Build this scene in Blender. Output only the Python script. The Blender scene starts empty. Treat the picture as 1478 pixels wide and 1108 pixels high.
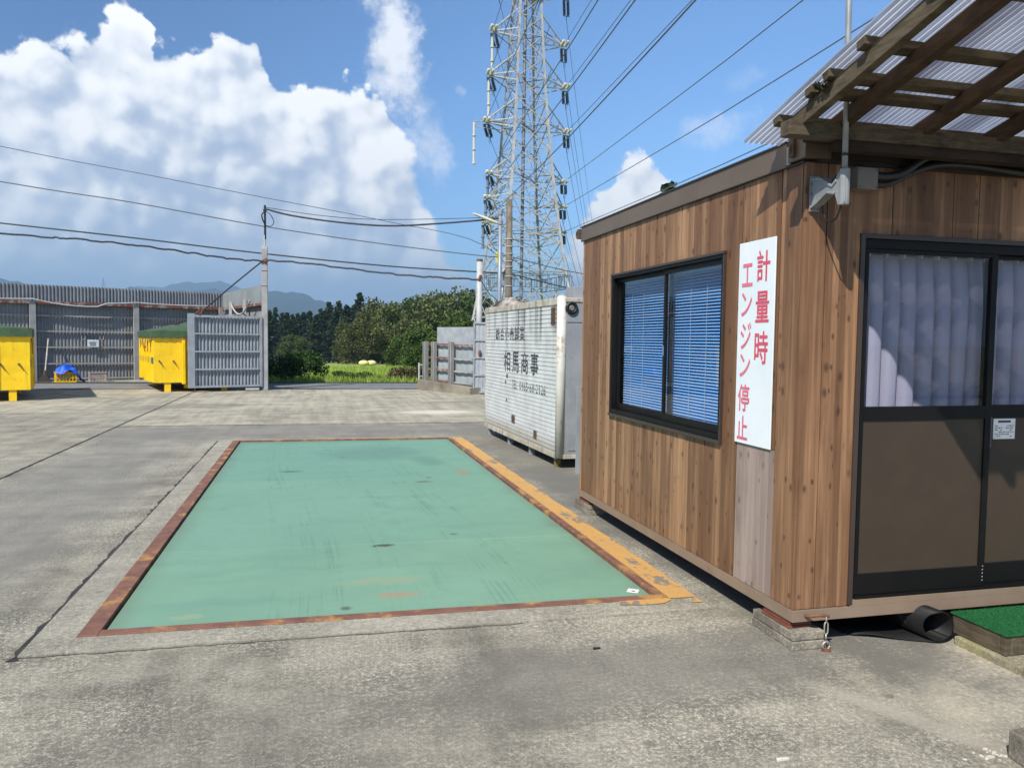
import bpy, bmesh, math, random
from mathutils import Vector, Matrix
rnd = random.Random(7)
SKY_K = 0.10; CLOUD_K = 0.86; EXPO = 0.6; HAZE = 3.0e-4; SKY_L = (.38, .57, .82); SKY_R = (.85, 1.12, 1.36)
SC = bpy.context.scene
COL = SC.collection
R = math.radians

# ------------------------------------------------------------------ materials
class G:
    """small node-graph helper"""
    def __init__(s, nt): s.nt = nt
    def new(s, typ, **props):
        n = s.nt.nodes.new(typ)
        for k, v in props.items(): setattr(n, k, v)
        return n
    def put(s, sock, v):
        if v is None: return
        if isinstance(v, bpy.types.NodeSocket): s.nt.links.new(v, sock)
        elif isinstance(v, (tuple, list)) and sock.type == 'RGBA' and len(v) == 3: sock.default_value = (*v, 1)
        else: sock.default_value = v
    def m(s, op, a, b=None, c=None, clamp=False):
        n = s.new('ShaderNodeMath', operation=op, use_clamp=clamp)
        s.put(n.inputs[0], a); s.put(n.inputs[1], b); s.put(n.inputs[2], c)
        return n.outputs[0]
    def vm(s, op, a, b=None):
        n = s.new('ShaderNodeVectorMath', operation=op)
        s.put(n.inputs[0], a)
        if b is not None:
            if op == 'SCALE': s.put(n.inputs['Scale'], b)
            else: s.put(n.inputs[1], b)
        return n.outputs[0]
    def xyz(s, v):
        n = s.new('ShaderNodeSeparateXYZ'); s.put(n.inputs[0], v); return n.outputs
    def comb(s, x, y, z):
        n = s.new('ShaderNodeCombineXYZ'); s.put(n.inputs[0], x); s.put(n.inputs[1], y); s.put(n.inputs[2], z); return n.outputs[0]
    def noise(s, vec, scale, detail=3.0, rough=.55, dist=0.0, dim='3D'):
        n = s.new('ShaderNodeTexNoise', noise_dimensions=dim)
        if vec is not None: s.put(n.inputs['Vector'], vec)
        n.inputs['Scale'].default_value = scale; n.inputs['Detail'].default_value = detail
        n.inputs['Roughness'].default_value = rough; n.inputs['Distortion'].default_value = dist
        return n.outputs['Fac']
    def voro(s, vec, scale, feature='F1', rand=1.0, dim='3D'):
        n = s.new('ShaderNodeTexVoronoi', feature=feature, voronoi_dimensions=dim)
        s.put(n.inputs['Vector'], vec); n.inputs['Scale'].default_value = scale; n.inputs['Randomness'].default_value = rand
        return n
    def mapr(s, v, a, b, c=0.0, d=1.0, smooth=True):
        n = s.new('ShaderNodeMapRange', interpolation_type='SMOOTHSTEP' if smooth else 'LINEAR')
        s.put(n.inputs[0], v); s.put(n.inputs[1], a); s.put(n.inputs[2], b); s.put(n.inputs[3], c); s.put(n.inputs[4], d)
        return n.outputs[0]
    def mix(s, f, a, b, blend='MIX'):
        n = s.new('ShaderNodeMix', data_type='RGBA', blend_type=blend)
        s.put(n.inputs[0], f); s.put(n.inputs[6], a); s.put(n.inputs[7], b)
        return n.outputs[2]
    def objco(s):
        return s.new('ShaderNodeTexCoord').outputs['Object']
    def scale(s, v, x, y, z):
        return s.vm('MULTIPLY', v, (x, y, z))
    def bump(s, h, strength=.3, dist=.01):
        n = s.new('ShaderNodeBump'); n.inputs['Strength'].default_value = strength; n.inputs['Distance'].default_value = dist
        s.put(n.inputs['Height'], h); return n.outputs[0]

def lin(c): 
    c /= 255.0
    return c/12.92 if c <= .04045 else ((c+.055)/1.055)**2.4
def S(r, g, b, k=1.0): return (lin(r)*k, lin(g)*k, lin(b)*k)

def base_mat(name):
    m = bpy.data.materials.new(name); m.use_nodes = True
    nt = m.node_tree; b = nt.nodes['Principled BSDF']
    return m, G(nt), b

def pm(name, c1, c2=None, scale=4.0, rough=.6, metal=0.0, bump=0.0, bscale=60.0, dirt=None, dscale=3.0, dlo=.55, dhi=.75,
       stretch=(1, 1, 1), spec=.5, dstretch=(1, 1, 1), bdist=.004, coat=0.0):
    m, g, b = base_mat(name)
    if c2 is None: c2 = tuple(x*.82 for x in c1)
    co = g.objco()
    inf = g.new('ShaderNodeObjectInfo')
    co = g.vm('ADD', co, g.vm('SCALE', g.comb(inf.outputs['Random'], inf.outputs['Random'], inf.outputs['Random']), 7.3))
    n1 = g.noise(g.scale(co, *stretch), scale, 5, .6)
    col = g.mix(g.mapr(n1, .3, .7), c1, c2)
    if dirt is not None:
        n2 = g.noise(g.scale(co, *dstretch), dscale, 6, .65)
        col = g.mix(g.mapr(n2, dlo, dhi), col, dirt)
    g.put(b.inputs['Base Color'], col)
    b.inputs['Roughness'].default_value = rough; b.inputs['Metallic'].default_value = metal
    b.inputs['Specular IOR Level'].default_value = spec
    b.inputs['Coat Weight'].default_value = coat
    if bump:
        g.put(b.inputs['Normal'], g.bump(g.noise(co, bscale, 4, .6), bump, bdist))
    return m

# ------------------------------------------------------------------ mesh helpers
class MB:
    def __init__(s): s.v = []; s.f = []
    def add(s, vs, fs):
        o = len(s.v); s.v += [tuple(p) for p in vs]; s.f += [tuple(i+o for i in f) for f in fs]
        return s
    def quad(s, *p): return s.add(p, [tuple(range(len(p)))])
    def box(s, x0, x1, y0, y1, z0, z1):
        return s.add([(x0,y0,z0),(x1,y0,z0),(x1,y1,z0),(x0,y1,z0),(x0,y0,z1),(x1,y0,z1),(x1,y1,z1),(x0,y1,z1)],
                     [(3,2,1,0),(4,5,6,7),(0,1,5,4),(1,2,6,5),(2,3,7,6),(3,0,4,7)])
    def bar(s, p, q, w, h=None, up=(0,0,1)):
        h = w if h is None else h
        p = Vector(p); q = Vector(q); d = (q-p).normalized(); up = Vector(up)
        if abs(d.dot(up)) > .98: up = Vector((1,0,0)) if abs(d.x) < .9 else Vector((0,1,0))
        a = d.cross(up).normalized()*w/2; b = a.cross(d).normalized()*h/2
        vs = [p-a-b, p+a-b, p+a+b, p-a+b, q-a-b, q+a-b, q+a+b, q-a+b]
        return s.add(vs, [(3,2,1,0),(4,5,6,7),(0,1,5,4),(1,2,6,5),(2,3,7,6),(3,0,4,7)])
    def tube(s, pts, r, n=8, cap=True):
        pts = [Vector(p) for p in pts]; rr = r if isinstance(r, (list, tuple)) else [r]*len(pts)
        vs = []; pa = None
        for i, p in enumerate(pts):
            d = (pts[min(i+1, len(pts)-1)]-pts[max(i-1, 0)]).normalized()
            if pa is None:
                up = Vector((0,0,1)) if abs(d.z) < .9 else Vector((1,0,0))
                pa = d.cross(up).normalized()
            else:
                pa = (pa-d*pa.dot(d)).normalized()
            pb = d.cross(pa)
            for k in range(n):
                t = 2*math.pi*k/n
                vs.append(p+(pa*math.cos(t)+pb*math.sin(t))*rr[i])
        fs = []
        for i in range(len(pts)-1):
            for k in range(n):
                k2 = (k+1) % n
                fs.append((i*n+k, i*n+k2, (i+1)*n+k2, (i+1)*n+k))
        if cap:
            fs.append(tuple(range(n-1, -1, -1))); fs.append(tuple((len(pts)-1)*n+k for k in range(n)))
        return s.add(vs, fs)
    def strip(s, prof, fn, a, b, thick=None):
        """extrude the 2-D profile prof from parameter a to b; fn(u, v, t) gives the 3-D point"""
        n = len(prof); vs = [fn(u, v, a) for u, v in prof]+[fn(u, v, b) for u, v in prof]
        return s.add(vs, [(i, i+1, n+i+1, n+i) for i in range(n-1)])
    def prism(s, poly, fn, a, b):
        n = len(poly); vs = [fn(u, v, a) for u, v in poly]+[fn(u, v, b) for u, v in poly]
        fs = [(i, (i+1) % n, n+(i+1) % n, n+i) for i in range(n)]
        fs += [tuple(range(n-1, -1, -1)), tuple(range(n, 2*n))]
        return s.add(vs, fs)
    def ball(s, c, rx, ry=None, rz=None, n=12, m=8):
        ry = rx if ry is None else ry; rz = rx if rz is None else rz
        vs = []; fs = []
        for j in range(m+1):
            t = math.pi*j/m
            for k in range(n):
                p = 2*math.pi*k/n
                vs.append((c[0]+rx*math.sin(t)*math.cos(p), c[1]+ry*math.sin(t)*math.sin(p), c[2]+rz*math.cos(t)))
        for j in range(m):
            for k in range(n): fs.append((j*n+k, (j+1)*n+k, (j+1)*n+(k+1) % n, j*n+(k+1) % n))
        return s.add(vs, fs)
    def build(s, name, mat, parent=None, local=False, smooth=False, bevel=0.0, origin=None, weld=False, solid=0.0):
        me = bpy.data.meshes.new(name)
        me.from_pydata(s.v, [], s.f)
        bm = bmesh.new(); bm.from_mesh(me)
        if weld: bmesh.ops.remove_doubles(bm, verts=bm.verts, dist=1e-5)
        bmesh.ops.recalc_face_normals(bm, faces=bm.faces)
        bm.to_mesh(me); bm.free()
        o = bpy.data.objects.new(name, me); COL.objects.link(o)
        if parent is not None:
            o.parent = parent
            if not local:
                W = Matrix.Identity(4); p = parent
                while p is not None:
                    W = (Matrix.Translation(p.location) @ p.rotation_euler.to_matrix().to_4x4()) @ W
                    p = p.parent
                me.transform(W.inverted())
        elif not local:
            if origin is None:
                xs = [v[0] for v in s.v]; ys = [v[1] for v in s.v]; zs = [v[2] for v in s.v]
                origin = ((min(xs)+max(xs))/2, (min(ys)+max(ys))/2, min(zs))
            me.transform(Matrix.Translation(-Vector(origin))); o.location = origin
        if mat is not None: me.materials.append(mat)
        if smooth:
            for p in me.polygons: p.use_smooth = True
        if solid:
            md = o.modifiers.new('solid', 'SOLIDIFY'); md.thickness = solid; md.offset = 0
        if bevel:
            md = o.modifiers.new('bevel', 'BEVEL'); md.width = bevel; md.segments = 2; md.limit_method = 'ANGLE'; md.angle_limit = R(40)
        return o

def tag(o, label=None, cat=None, group=None, kind=None):
    if label: o['label'] = label
    if cat: o['category'] = cat
    if group: o['group'] = group
    if kind: o['kind'] = kind
    return o
def empty(name, loc, rz=0.0):
    o = bpy.data.objects.new(name, None); COL.objects.link(o); o.location = loc; o.rotation_euler = (0, 0, rz)
    o.empty_display_size = .2
    return o
def copy_tree(o, parent=None):
    c = o.copy(); COL.objects.link(c)
    if parent is not None: c.parent = parent
    for ch in [x for x in list(bpy.data.objects) if x.parent == o]: copy_tree(ch, c)
    return c
def struct(o): o['kind'] = 'structure'; return o

def glyphs(items, fn, name, mat, parent, bold=.018, cut=None):
    """items: (char, x0, x1, y0, y1) in the sign's own plane; fn(x, y) -> world point"""
    mb = MB()
    for ch, x0, x1, y0, y1 in items:
        cu = bpy.data.curves.new('glyph', 'FONT'); cu.body = ch; cu.offset = 0
        o = bpy.data.objects.new('glyph', cu); COL.objects.link(o)
        dg = bpy.context.evaluated_depsgraph_get()
        me = bpy.data.meshes.new_from_object(o.evaluated_get(dg))
        bm = bmesh.new(); bm.from_mesh(me)
        xs = [v.co.x for v in bm.verts]; ys = [v.co.y for v in bm.verts]
        ax, bx, ay, by = min(xs), max(xs), min(ys), max(ys)
        for v in bm.verts:
            v.co.x = x0+(v.co.x-ax)/(bx-ax)*(x1-x0); v.co.y = y0+(v.co.y-ay)/(by-ay)*(y1-y0); v.co.z = 0
        if cut:
            for a, b in cut:
                for lim in (a, b):
                    bmesh.ops.bisect_plane(bm, geom=bm.verts[:]+bm.edges[:]+bm.faces[:], plane_co=(0, lim, 0), plane_no=(0, 1, 0))
                dead = [f for f in bm.faces if a < f.calc_center_median().y < b]
                bmesh.ops.delete(bm, geom=dead, context='FACES')
        bm.verts.ensure_lookup_table()
        # bolder weight: the same outline laid again a hair to each side, each layer a little further out
        for li, (ox, oy) in enumerate(((0, 0), (bold, 0), (-bold, 0), (0, bold), (0, -bold))):
            mb.add([fn(v.co.x+ox*(x1-x0), v.co.y+oy*(x1-x0), li*.00025) for v in bm.verts], [tuple(v.index for v in f.verts) for f in bm.faces])
        bm.free(); bpy.data.objects.remove(o); bpy.data.curves.remove(cu); bpy.data.meshes.remove(me)
    return mb.build(name, mat, parent)

def terr(y): return 0.0 if y < 28.5 else max(-3.4, -.0265*(y-28.5))
# ------------------------------------------------------------------ camera
cam = bpy.data.cameras.new('camera'); camo = bpy.data.objects.new('camera', cam); COL.objects.link(camo)
cam.sensor_width = 36.0; cam.sensor_fit = 'HORIZONTAL'; cam.lens = 36.0*1130/1478
cam.clip_start = .05; cam.clip_end = 30000
def nrm(a): return Vector(a).normalized()
cY = nrm((-284, 67, -1130)); cZ = nrm(Vector((1, -.0125, 0)).cross(cY))
if cZ.y < 0: cZ = -cZ
cX = cY.cross(cZ)
rot = Matrix(((cX.x, cX.y, cX.z), (cY.x, cY.y, cY.z), (cZ.x, cZ.y, cZ.z)))
camo.matrix_world = Matrix.Translation((0, 0, 1.6)) @ rot.to_4x4()
SC.camera = camo

# ------------------------------------------------------------------ light
LDIR = Vector((.228, .25, -.358)).normalized()
sl = bpy.data.lights.new('sun', 'SUN'); so = bpy.data.objects.new('sun', sl); COL.objects.link(so)
sl.energy = 4.5; sl.angle = R(.53); sl.color = (1.0, .955, .88)
so.rotation_euler = LDIR.to_track_quat('-Z', 'Y').to_euler(); so.location = (-20, -22, 35)
EL = math.asin(-LDIR.z); AZ = math.atan2(-LDIR.x, -LDIR.y)

# ------------------------------------------------------------------ sky with clouds
w = bpy.data.worlds.new('World'); SC.world = w; w.use_nodes = True
nt = w.node_tree
for n in list(nt.nodes): nt.nodes.remove(n)
g = G(nt)
out = g.new('ShaderNodeOutputWorld')
sky = g.new('ShaderNodeTexSky', sky_type='NISHITA', sun_disc=False)
sky.sun_elevation = EL; sky.sun_rotation = AZ % (2*math.pi); sky.altitude = 200; sky.air_density = 1.0; sky.dust_density = .6; sky.ozone_density = 2.2
bg1 = g.new('ShaderNodeBackground'); bg1.inputs[1].default_value = SKY_K
Dv = g.new('ShaderNodeTexCoord').outputs['Generated']; dx_, dy_, dz_ = g.xyz(Dv)
side_ = g.mapr(g.m('MULTIPLY', g.m('ARCTAN2', dx_, dy_), 180/math.pi), -22, 30)
g.put(bg1.inputs[0], g.mix(1.0, sky.outputs[0], g.mix(side_, SKY_L, SKY_R), 'MULTIPLY'))
D = g.new('ShaderNodeTexCoord').outputs['Generated']
def cloud_field(d, full):
    x, y, z = g.xyz(d)
    az = g.m('MULTIPLY', g.m('ARCTAN2', x, y), 180/math.pi)
    el = g.m('MULTIPLY', g.m('ARCSINE', z), 180/math.pi)
    wn = g.new('ShaderNodeTexNoise'); g.put(wn.inputs['Vector'], d); wn.inputs['Scale'].default_value = 9; wn.inputs['Detail'].default_value = 5; wn.inputs['Roughness'].default_value = .62
    wx, wy, wz = g.xyz(g.vm('SUBTRACT', wn.outputs['Color'], (.5, .5, .5)))
    dw = g.vm('ADD', d, g.vm('SCALE', g.vm('SUBTRACT', wn.outputs['Color'], (.5, .5, .5)), .05))
    v1 = g.new('ShaderNodeTexVoronoi', feature='SMOOTH_F1'); g.put(v1.inputs['Vector'], dw); v1.inputs['Scale'].default_value = 18; v1.inputs['Smoothness'].default_value = .35
    v2 = g.new('ShaderNodeTexVoronoi', feature='SMOOTH_F1'); g.put(v2.inputs['Vector'], dw); v2.inputs['Scale'].default_value = 44; v2.inputs['Smoothness'].default_value = .3
    v3 = g.new('ShaderNodeTexVoronoi', feature='SMOOTH_F1'); g.put(v3.inputs['Vector'], dw); v3.inputs['Scale'].default_value = 100; v3.inputs['Smoothness'].default_value = .3
    nf = g.noise(d, 60, 8, .72)
    sm = g.m('ADD', g.m('ADD', g.m('MULTIPLY', g.m('SUBTRACT', .55, v1.outputs['Distance']), 1.0), g.m('MULTIPLY', g.m('SUBTRACT', .5, v2.outputs['Distance']), .42)), g.m('MULTIPLY', g.m('SUBTRACT', nf, .5), .22))
    bil = g.m('ADD', sm, g.m('ADD', g.m('MULTIPLY', g.m('SUBTRACT', .5, v2.outputs['Distance']), .2), g.m('MULTIPLY', g.m('SUBTRACT', .5, v3.outputs['Distance']), .26)))
    bil = g.m('ADD', bil, g.m('MULTIPLY', g.m('SUBTRACT', nf, .5), .40))
    return az, el, wx, wy, bil, nf, sm
az, el, wx, wy, bil, nf, smb = cloud_field(D, True)
bil2 = cloud_field(g.vm('ADD', D, (-.010, -.004, .013)), False)[6]
bil3 = cloud_field(g.vm('ADD', D, (-.030, -.010, .036)), False)[6]
aw = g.m('ADD', az, g.m('MULTIPLY', wx, 5.0)); ew = g.m('ADD', el, g.m('MULTIPLY', wy, 4.0))
def curve(x, pts, lo, hi):
    n = g.new('ShaderNodeFloatCurve'); c = n.mapping.curves[0]
    P = [((a-lo)/(hi-lo), t/40.0) for a, t in pts]
    while len(c.points) < len(P): c.points.new(.5, .5)
    for p, (a, b) in zip(c.points, P): p.location = (a, b); p.handle_type = 'AUTO'
    n.mapping.update()
    g.put(n.inputs['Value'], g.mapr(x, lo, hi, 0, 1, False))
    return g.m('MULTIPLY', n.outputs[0], 40.0)
TOP = [(-60, 11), (-40, 15.5), (-28, 16.5), (-22, 17.8), (-18.5, 16.9), (-15.5, 17.6), (-13.8, 18.0), (-12, 19.9), (-10.8, 19.8), (-10.2, 17.7), (-8.4, 17.8), (-6.4, 18.9),
       (-4.8, 19.4), (-3.3, 18.0), (-1.6, 16.9), (.8, 17.4), (2.4, 17.6), (4.4, 16.9), (6.0, 14.8), (7.6, 12.4), (8.6, 10.2), (9.6, 7.6), (11, 5.2), (14, 3.6), (17, 5.0), (18.5, 8.6),
       (20.2, 10.4), (22.5, 12.6), (24.2, 12.2), (25.5, 9.4), (28, 6.5), (36, 7.5), (60, 9)]
top = curve(aw, TOP, -60, 60)
dens = g.m('ADD', g.m('MULTIPLY', g.m('SUBTRACT', top, ew), .72), g.m('MULTIPLY', bil, 1.7))
edge = g.mapr(az, 4.0, 9.5, .5, 1.7)
edge = g.m('ADD', edge, g.m('MULTIPLY', g.mapr(az, 14, 18), -1.1))
alpha = g.mapr(dens, .0, edge)
# thin tall wisp rising from the right shoulder of the big cloud, and small scraps
def blob(a, e, wa, we, ang, soft):
    ca, sa = math.cos(R(ang)), math.sin(R(ang))
    da = g.m('SUBTRACT', aw, a); de = g.m('SUBTRACT', ew, e)
    u = g.m('DIVIDE', g.m('ADD', g.m('MULTIPLY', da, ca), g.m('MULTIPLY', de, sa)), wa)
    v = g.m('DIVIDE', g.m('SUBTRACT', g.m('MULTIPLY', de, ca), g.m('MULTIPLY', da, sa)), we)
    r = g.m('SUBTRACT', 1.0, g.m('ADD', g.m('MULTIPLY', u, u), g.m('MULTIPLY', v, v)))
    return g.mapr(g.m('ADD', r, g.m('MULTIPLY', g.m('ADD', g.m('MULTIPLY', bil, .5), g.m('MULTIPLY', g.m('SUBTRACT', nf, .5), 1.6)), .9)), .05, soft)
wisp = g.m('MULTIPLY', blob(5.6, 19.5, 2.3, 7.0, 14, 1.1), .80)
wisp = g.m('MAXIMUM', wisp, g.m('MULTIPLY', blob(7.6, 14.6, 2.0, 4.2, 14, 1.4), .55))
wisp = g.m('MAXIMUM', wisp, g.m('MULTIPLY', blob(28.4, 14.9, 4.2, 1.3, 6, 1.5), .42))
wisp = g.m('MAXIMUM', wisp, g.m('MULTIPLY', blob(30.0, 17.6, 1.8, .8, 6, 1.6), .2))
wisp = g.m('MAXIMUM', wisp, g.m('MULTIPLY', blob(10.3, 17.3, .45, .6, 0, 1.8), .35))
alpha = g.m('MAXIMUM', alpha, wisp)
alpha = g.m('MULTIPLY', alpha, g.mapr(el, -1, 6, .94, 1.0))
depth = g.m('SUBTRACT', top, ew)
relief = g.m('ADD', g.m('MULTIPLY', g.m('SUBTRACT', smb, bil2), 1.5), g.m('MULTIPLY', g.m('SUBTRACT', smb, bil3), .75))
big = g.noise(g.vm('ADD', D, (.31, .1, .0)), 6.0, 4, .5)
rim = g.mapr(depth, .5, 9.5, 1.02, .36)
lit = g.m('ADD', g.m('MULTIPLY', rim, .80), g.m('MULTIPLY', relief, .66))
lit = g.m('ADD', lit, g.m('MULTIPLY', g.m('SUBTRACT', big, .5), .95), clamp=True)
cr = g.new('ShaderNodeValToRGB'); g.put(cr.inputs[0], lit)
E_ = cr.color_ramp.elements
E_[0].position = 0.0; E_[0].color = (*S(172, 185, 208), 1)
E_[1].position = 1.0; E_[1].color = (*S(252, 252, 252), 1)
e = E_.new(.38); e.color = (*S(200, 208, 222), 1)
e = E_.new(.66); e.color = (*S(232, 235, 240), 1)
lowc = g.mix(g.mapr(el, 1.0, g.mapr(az, 14, 18, 9.5, 5.0)), S(180, 199, 224), cr.outputs[0])
bg2 = g.new('ShaderNodeBackground'); g.put(bg2.inputs[0], lowc); bg2.inputs[1].default_value = CLOUD_K
mx = g.new('ShaderNodeMixShader'); g.put(mx.inputs[0], alpha)
nt.links.new(bg1.outputs[0], mx.inputs[1]); nt.links.new(bg2.outputs[0], mx.inputs[2]); nt.links.new(mx.outputs[0], out.inputs[0])
w.cycles.sampling_method = 'MANUAL'; w.cycles.sample_map_resolution = 512

SC.view_settings.view_transform = 'Standard'; SC.view_settings.look = 'None'; SC.view_settings.gamma = 1; SC.view_settings.exposure = EXPO
SC.cycles.max_bounces = 7; SC.cycles.diffuse_bounces = 3; SC.cycles.glossy_bounces = 3; SC.cycles.transmission_bounces = 4; SC.cycles.transparent_max_bounces = 12
SC.cycles.volume_bounces = 0; SC.cycles.caustics_reflective = False; SC.cycles.caustics_refractive = False
# ------------------------------------------------------------------ ground materials
def concrete(name, c_dark, c_mid, c_light, speck=.5, streak=.25, marks=(), grain=.52):
    m, g, b = base_mat(name)
    co = g.objco()
    big = g.noise(co, .33, 5, .6); mid = g.noise(co, 1.9, 7, .68); fin = g.noise(co, 38, 6, .75); gr = g.noise(co, 95, 4, .75)
    st = g.noise(g.scale(co, 5.5, .35, 1), 1.0, 5, .62)
    st2 = g.noise(g.scale(co, .5, 4.0, 1), 1.0, 5, .62)
    t = g.m('ADD', g.m('MULTIPLY', big, .55), g.m('MULTIPLY', mid, .75))
    t = g.m('ADD', t, g.m('MULTIPLY', g.m('SUBTRACT', st, .5), streak)); t = g.m('ADD', t, g.m('MULTIPLY', g.m('SUBTRACT', st2, .5), streak))
    f = g.mapr(t, .44, .86)
    col = g.mix(f, c_dark, c_mid)
    # worn laitance: pale aggregate grains where the skin is gone
    worn = g.m('MULTIPLY', g.mapr(g.m('ADD', fin, g.m('MULTIPLY', g.m('SUBTRACT', gr, .5), .9)), .47, .63), g.mapr(g.noise(co, .8, 4, .6), .33, .62))
    col = g.mix(g.m('MULTIPLY', worn, speck), col, c_light)
    col = g.mix(g.m('MULTIPLY', g.mapr(gr, .42, .28), .5), col, tuple(x*.4 for x in c_dark))
    # dark oil-like drops
    dr = g.voro(co, 1.1, dim='2D')
    col = g.mix(g.m('MULTIPLY', g.mapr(g.m('ADD', dr.outputs['Distance'], g.m('MULTIPLY', g.m('SUBTRACT', fin, .5), .05)), .045, .012), .4), col, tuple(x*.45 for x in c_dark))
    g3 = g.noise(co, 48, 5, .85)
    col = g.mix(1.0, col, g.mix(g.mapr(g3, .28, .72, 0, 1, False), (1-grain, 1-grain, 1-grain*1.02), (1+grain, 1+grain, 1+grain*.95)), 'MULTIPLY')
    x, y, z = g.xyz(co)
    for (mx_, my_, rx, ry, ang, colr, amt) in marks:
        ca, sa = math.cos(R(ang)), math.sin(R(ang))
        dx = g.m('SUBTRACT', x, mx_); dy = g.m('SUBTRACT', y, my_)
        u = g.m('DIVIDE', g.m('ADD', g.m('MULTIPLY', dx, ca), g.m('MULTIPLY', dy, sa)), rx)
        v = g.m('DIVIDE', g.m('SUBTRACT', g.m('MULTIPLY', dy, ca), g.m('MULTIPLY', dx, sa)), ry)
        r = g.m('ADD', g.m('ADD', g.m('MULTIPLY', u, u), g.m('MULTIPLY', v, v)), g.m('MULTIPLY', g.m('SUBTRACT', g.m('ADD', mid, fin), 1.0), 1.6))
        col = g.mix(g.m('MULTIPLY', g.mapr(r, 1.15, .25), amt), col, colr)
    g.put(b.inputs['Base Color'], col); b.inputs['Roughness'].default_value = .9; b.inputs['Specular IOR Level'].default_value = .25
    h = g.m('ADD', g.m('MULTIPLY', fin, .6), g.m('MULTIPLY', gr, .5))
    g.put(b.inputs['Normal'], g.bump(h, .55, .006))
    return m
CD, CM, CL = S(112, 108, 101), S(158, 154, 146), S(201, 196, 181)
M = {}
PALE = S(196, 186, 162)
M['slab_near'] = concrete('yard_concrete', S(98, 94, 84), S(154, 147, 131), S(196, 187, 166), .75, .34,
    marks=[(3.15, 3.05, .75, .28, 40, PALE, .7), (2.5, 2.72, .62, .07, 118, S(164, 156, 140), .55), (2.85, 6.0, .48, 4.2, 2, S(104, 101, 94), .8), (2.9, 9.5, .75, 7.5, 1, S(110, 107, 99), .7), (-.5, 13.75, 5.5, 1.3, -1, S(122, 118, 109), .65), (-2.5, 8.5, .9, 6.5, 0, S(122, 119, 111), .6), (1.6, 3.5, 1.6, .5, 4, S(108, 104, 96), .6), (-.3, 3.1, 1.3, .6, 10, S(108, 103, 93), .35)])
M['slab_left'] = concrete('yard_concrete_left', S(112, 107, 94), S(158, 151, 133), S(196, 188, 168), .5, .45)
M['slab_far'] = concrete('yard_concrete_far', S(124, 118, 104), S(172, 164, 144), S(206, 196, 172), .5, .55,
    marks=[(2.6, 17.0, .9, .5, 0, S(212, 202, 178), .7), (-3.0, 19, 2, .7, 20, S(122, 116, 104), .6), (-6.5, 27.3, 3.0, 1.2, 25, S(184, 168, 140), .7)])
M['kerb'] = concrete('kerb_concrete', S(124, 119, 106), S(160, 153, 138), S(190, 182, 162), .6, .12)
M['footing'] = concrete('footing_concrete', S(100, 94, 84), S(140, 132, 118), S(170, 162, 146), .5, .3)

def rect(name, mat, x0, x1, y0, y1, z, sk=0.0, holes=None):
    mb = MB()
    if holes is None:
        mb.quad((x0, y0-sk*x0, z), (x1, y0-sk*x1, z), (x1, y1-sk*x1, z), (x0, y1-sk*x0, z))
    return struct(mb.build(name, mat, origin=(0, 0, 0)))

# ground reaching the horizon, following the fall of the land beyond the road
m, g, b = base_mat('earth_and_grass')
co = g.objco(); n1 = g.noise(co, .05, 6, .6); n2 = g.noise(co, 3, 5, .65)
g.put(b.inputs['Base Color'], g.mix(g.mapr(g.m('ADD', n1, g.m('MULTIPLY', n2, .4)), .45, .9), S(74, 82, 44, .8), S(122, 128, 66, .8)))
b.inputs['Roughness'].default_value = .95
M['earth'] = m
mb = MB()
ys = [-6000, -800, -100, 0, 20, 28.5, 40, 60, 90, 120, 156, 300, 800, 2500, 7000]
xs = [-7000, -1500, -300, -60, 0, 60, 300, 1500, 7000]
vs = [(x, y, terr(y)-.07) for y in ys for x in xs]
mb.add(vs, [(j*9+i, j*9+i+1, (j+1)*9+i+1, (j+1)*9+i) for j in range(len(ys)-1) for i in range(8)])
struct(mb.build('ground', M['earth'], origin=(0, 0, 0)))

# concrete slabs of the yard (skew of the joints as in the photograph)
SK = .022
def py(x, y): return y-SK*x
JX = -3.37; j = .008
K0, K1, L0, L1 = -1.43, 2.31, 4.23, 12.68     # outer edge of the concrete surround of the scale
mb = MB()
def sq(mb, x0, x1, y0, y1, z=0.0):
    mb.quad((x0, py(x0, y0), z), (x1, py(x1, y0), z), (x1, py(x1, y1), z), (x0, py(x0, y1), z))
sq(mb, JX+j, K0-.008, -12, 14.85); sq(mb, K1, 40, -12, 14.85); sq(mb, K0-.008, K1, -12, L0-.004); sq(mb, K0-.008, K1, L1, 14.85)
struct(mb.build('pavement', M['slab_near'], origin=(0, 0, 0)))
mb = MB(); sq(mb, -40, JX-j, -12, 17.5); struct(mb.build('pavement', M['slab_left'], origin=(0, 0, 0)))
mb = MB(); sq(mb, JX+j, 40, 14.862, 25.0); sq(mb, -40, JX-j, 17.512, 26.0)
mb.quad((-40, 26.88, 0), (JX-j, 26.075, 0), (JX-j, 32.6, 0), (-40, 32.6, 0)); mb.quad((JX-j, 25.08, .0), (-.9, 25.02, 0), (-1.6, 27.0, 0), (JX-j, 32.6, 0))
struct(mb.build('pavement', M['slab_far'], origin=(0, 0, 0)))
# dark joint filler under the gaps
m_joint = pm('joint_bitumen', S(38, 36, 34), S(60, 56, 50), 6, .9)
mb = MB(); mb.quad((-44, -14, -.02), (44, -14, -.02), (44, 24.8, -.02), (-44, 24.8, -.02)); struct(mb.build('ground', m_joint, origin=(0, 0, 0)))
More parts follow.
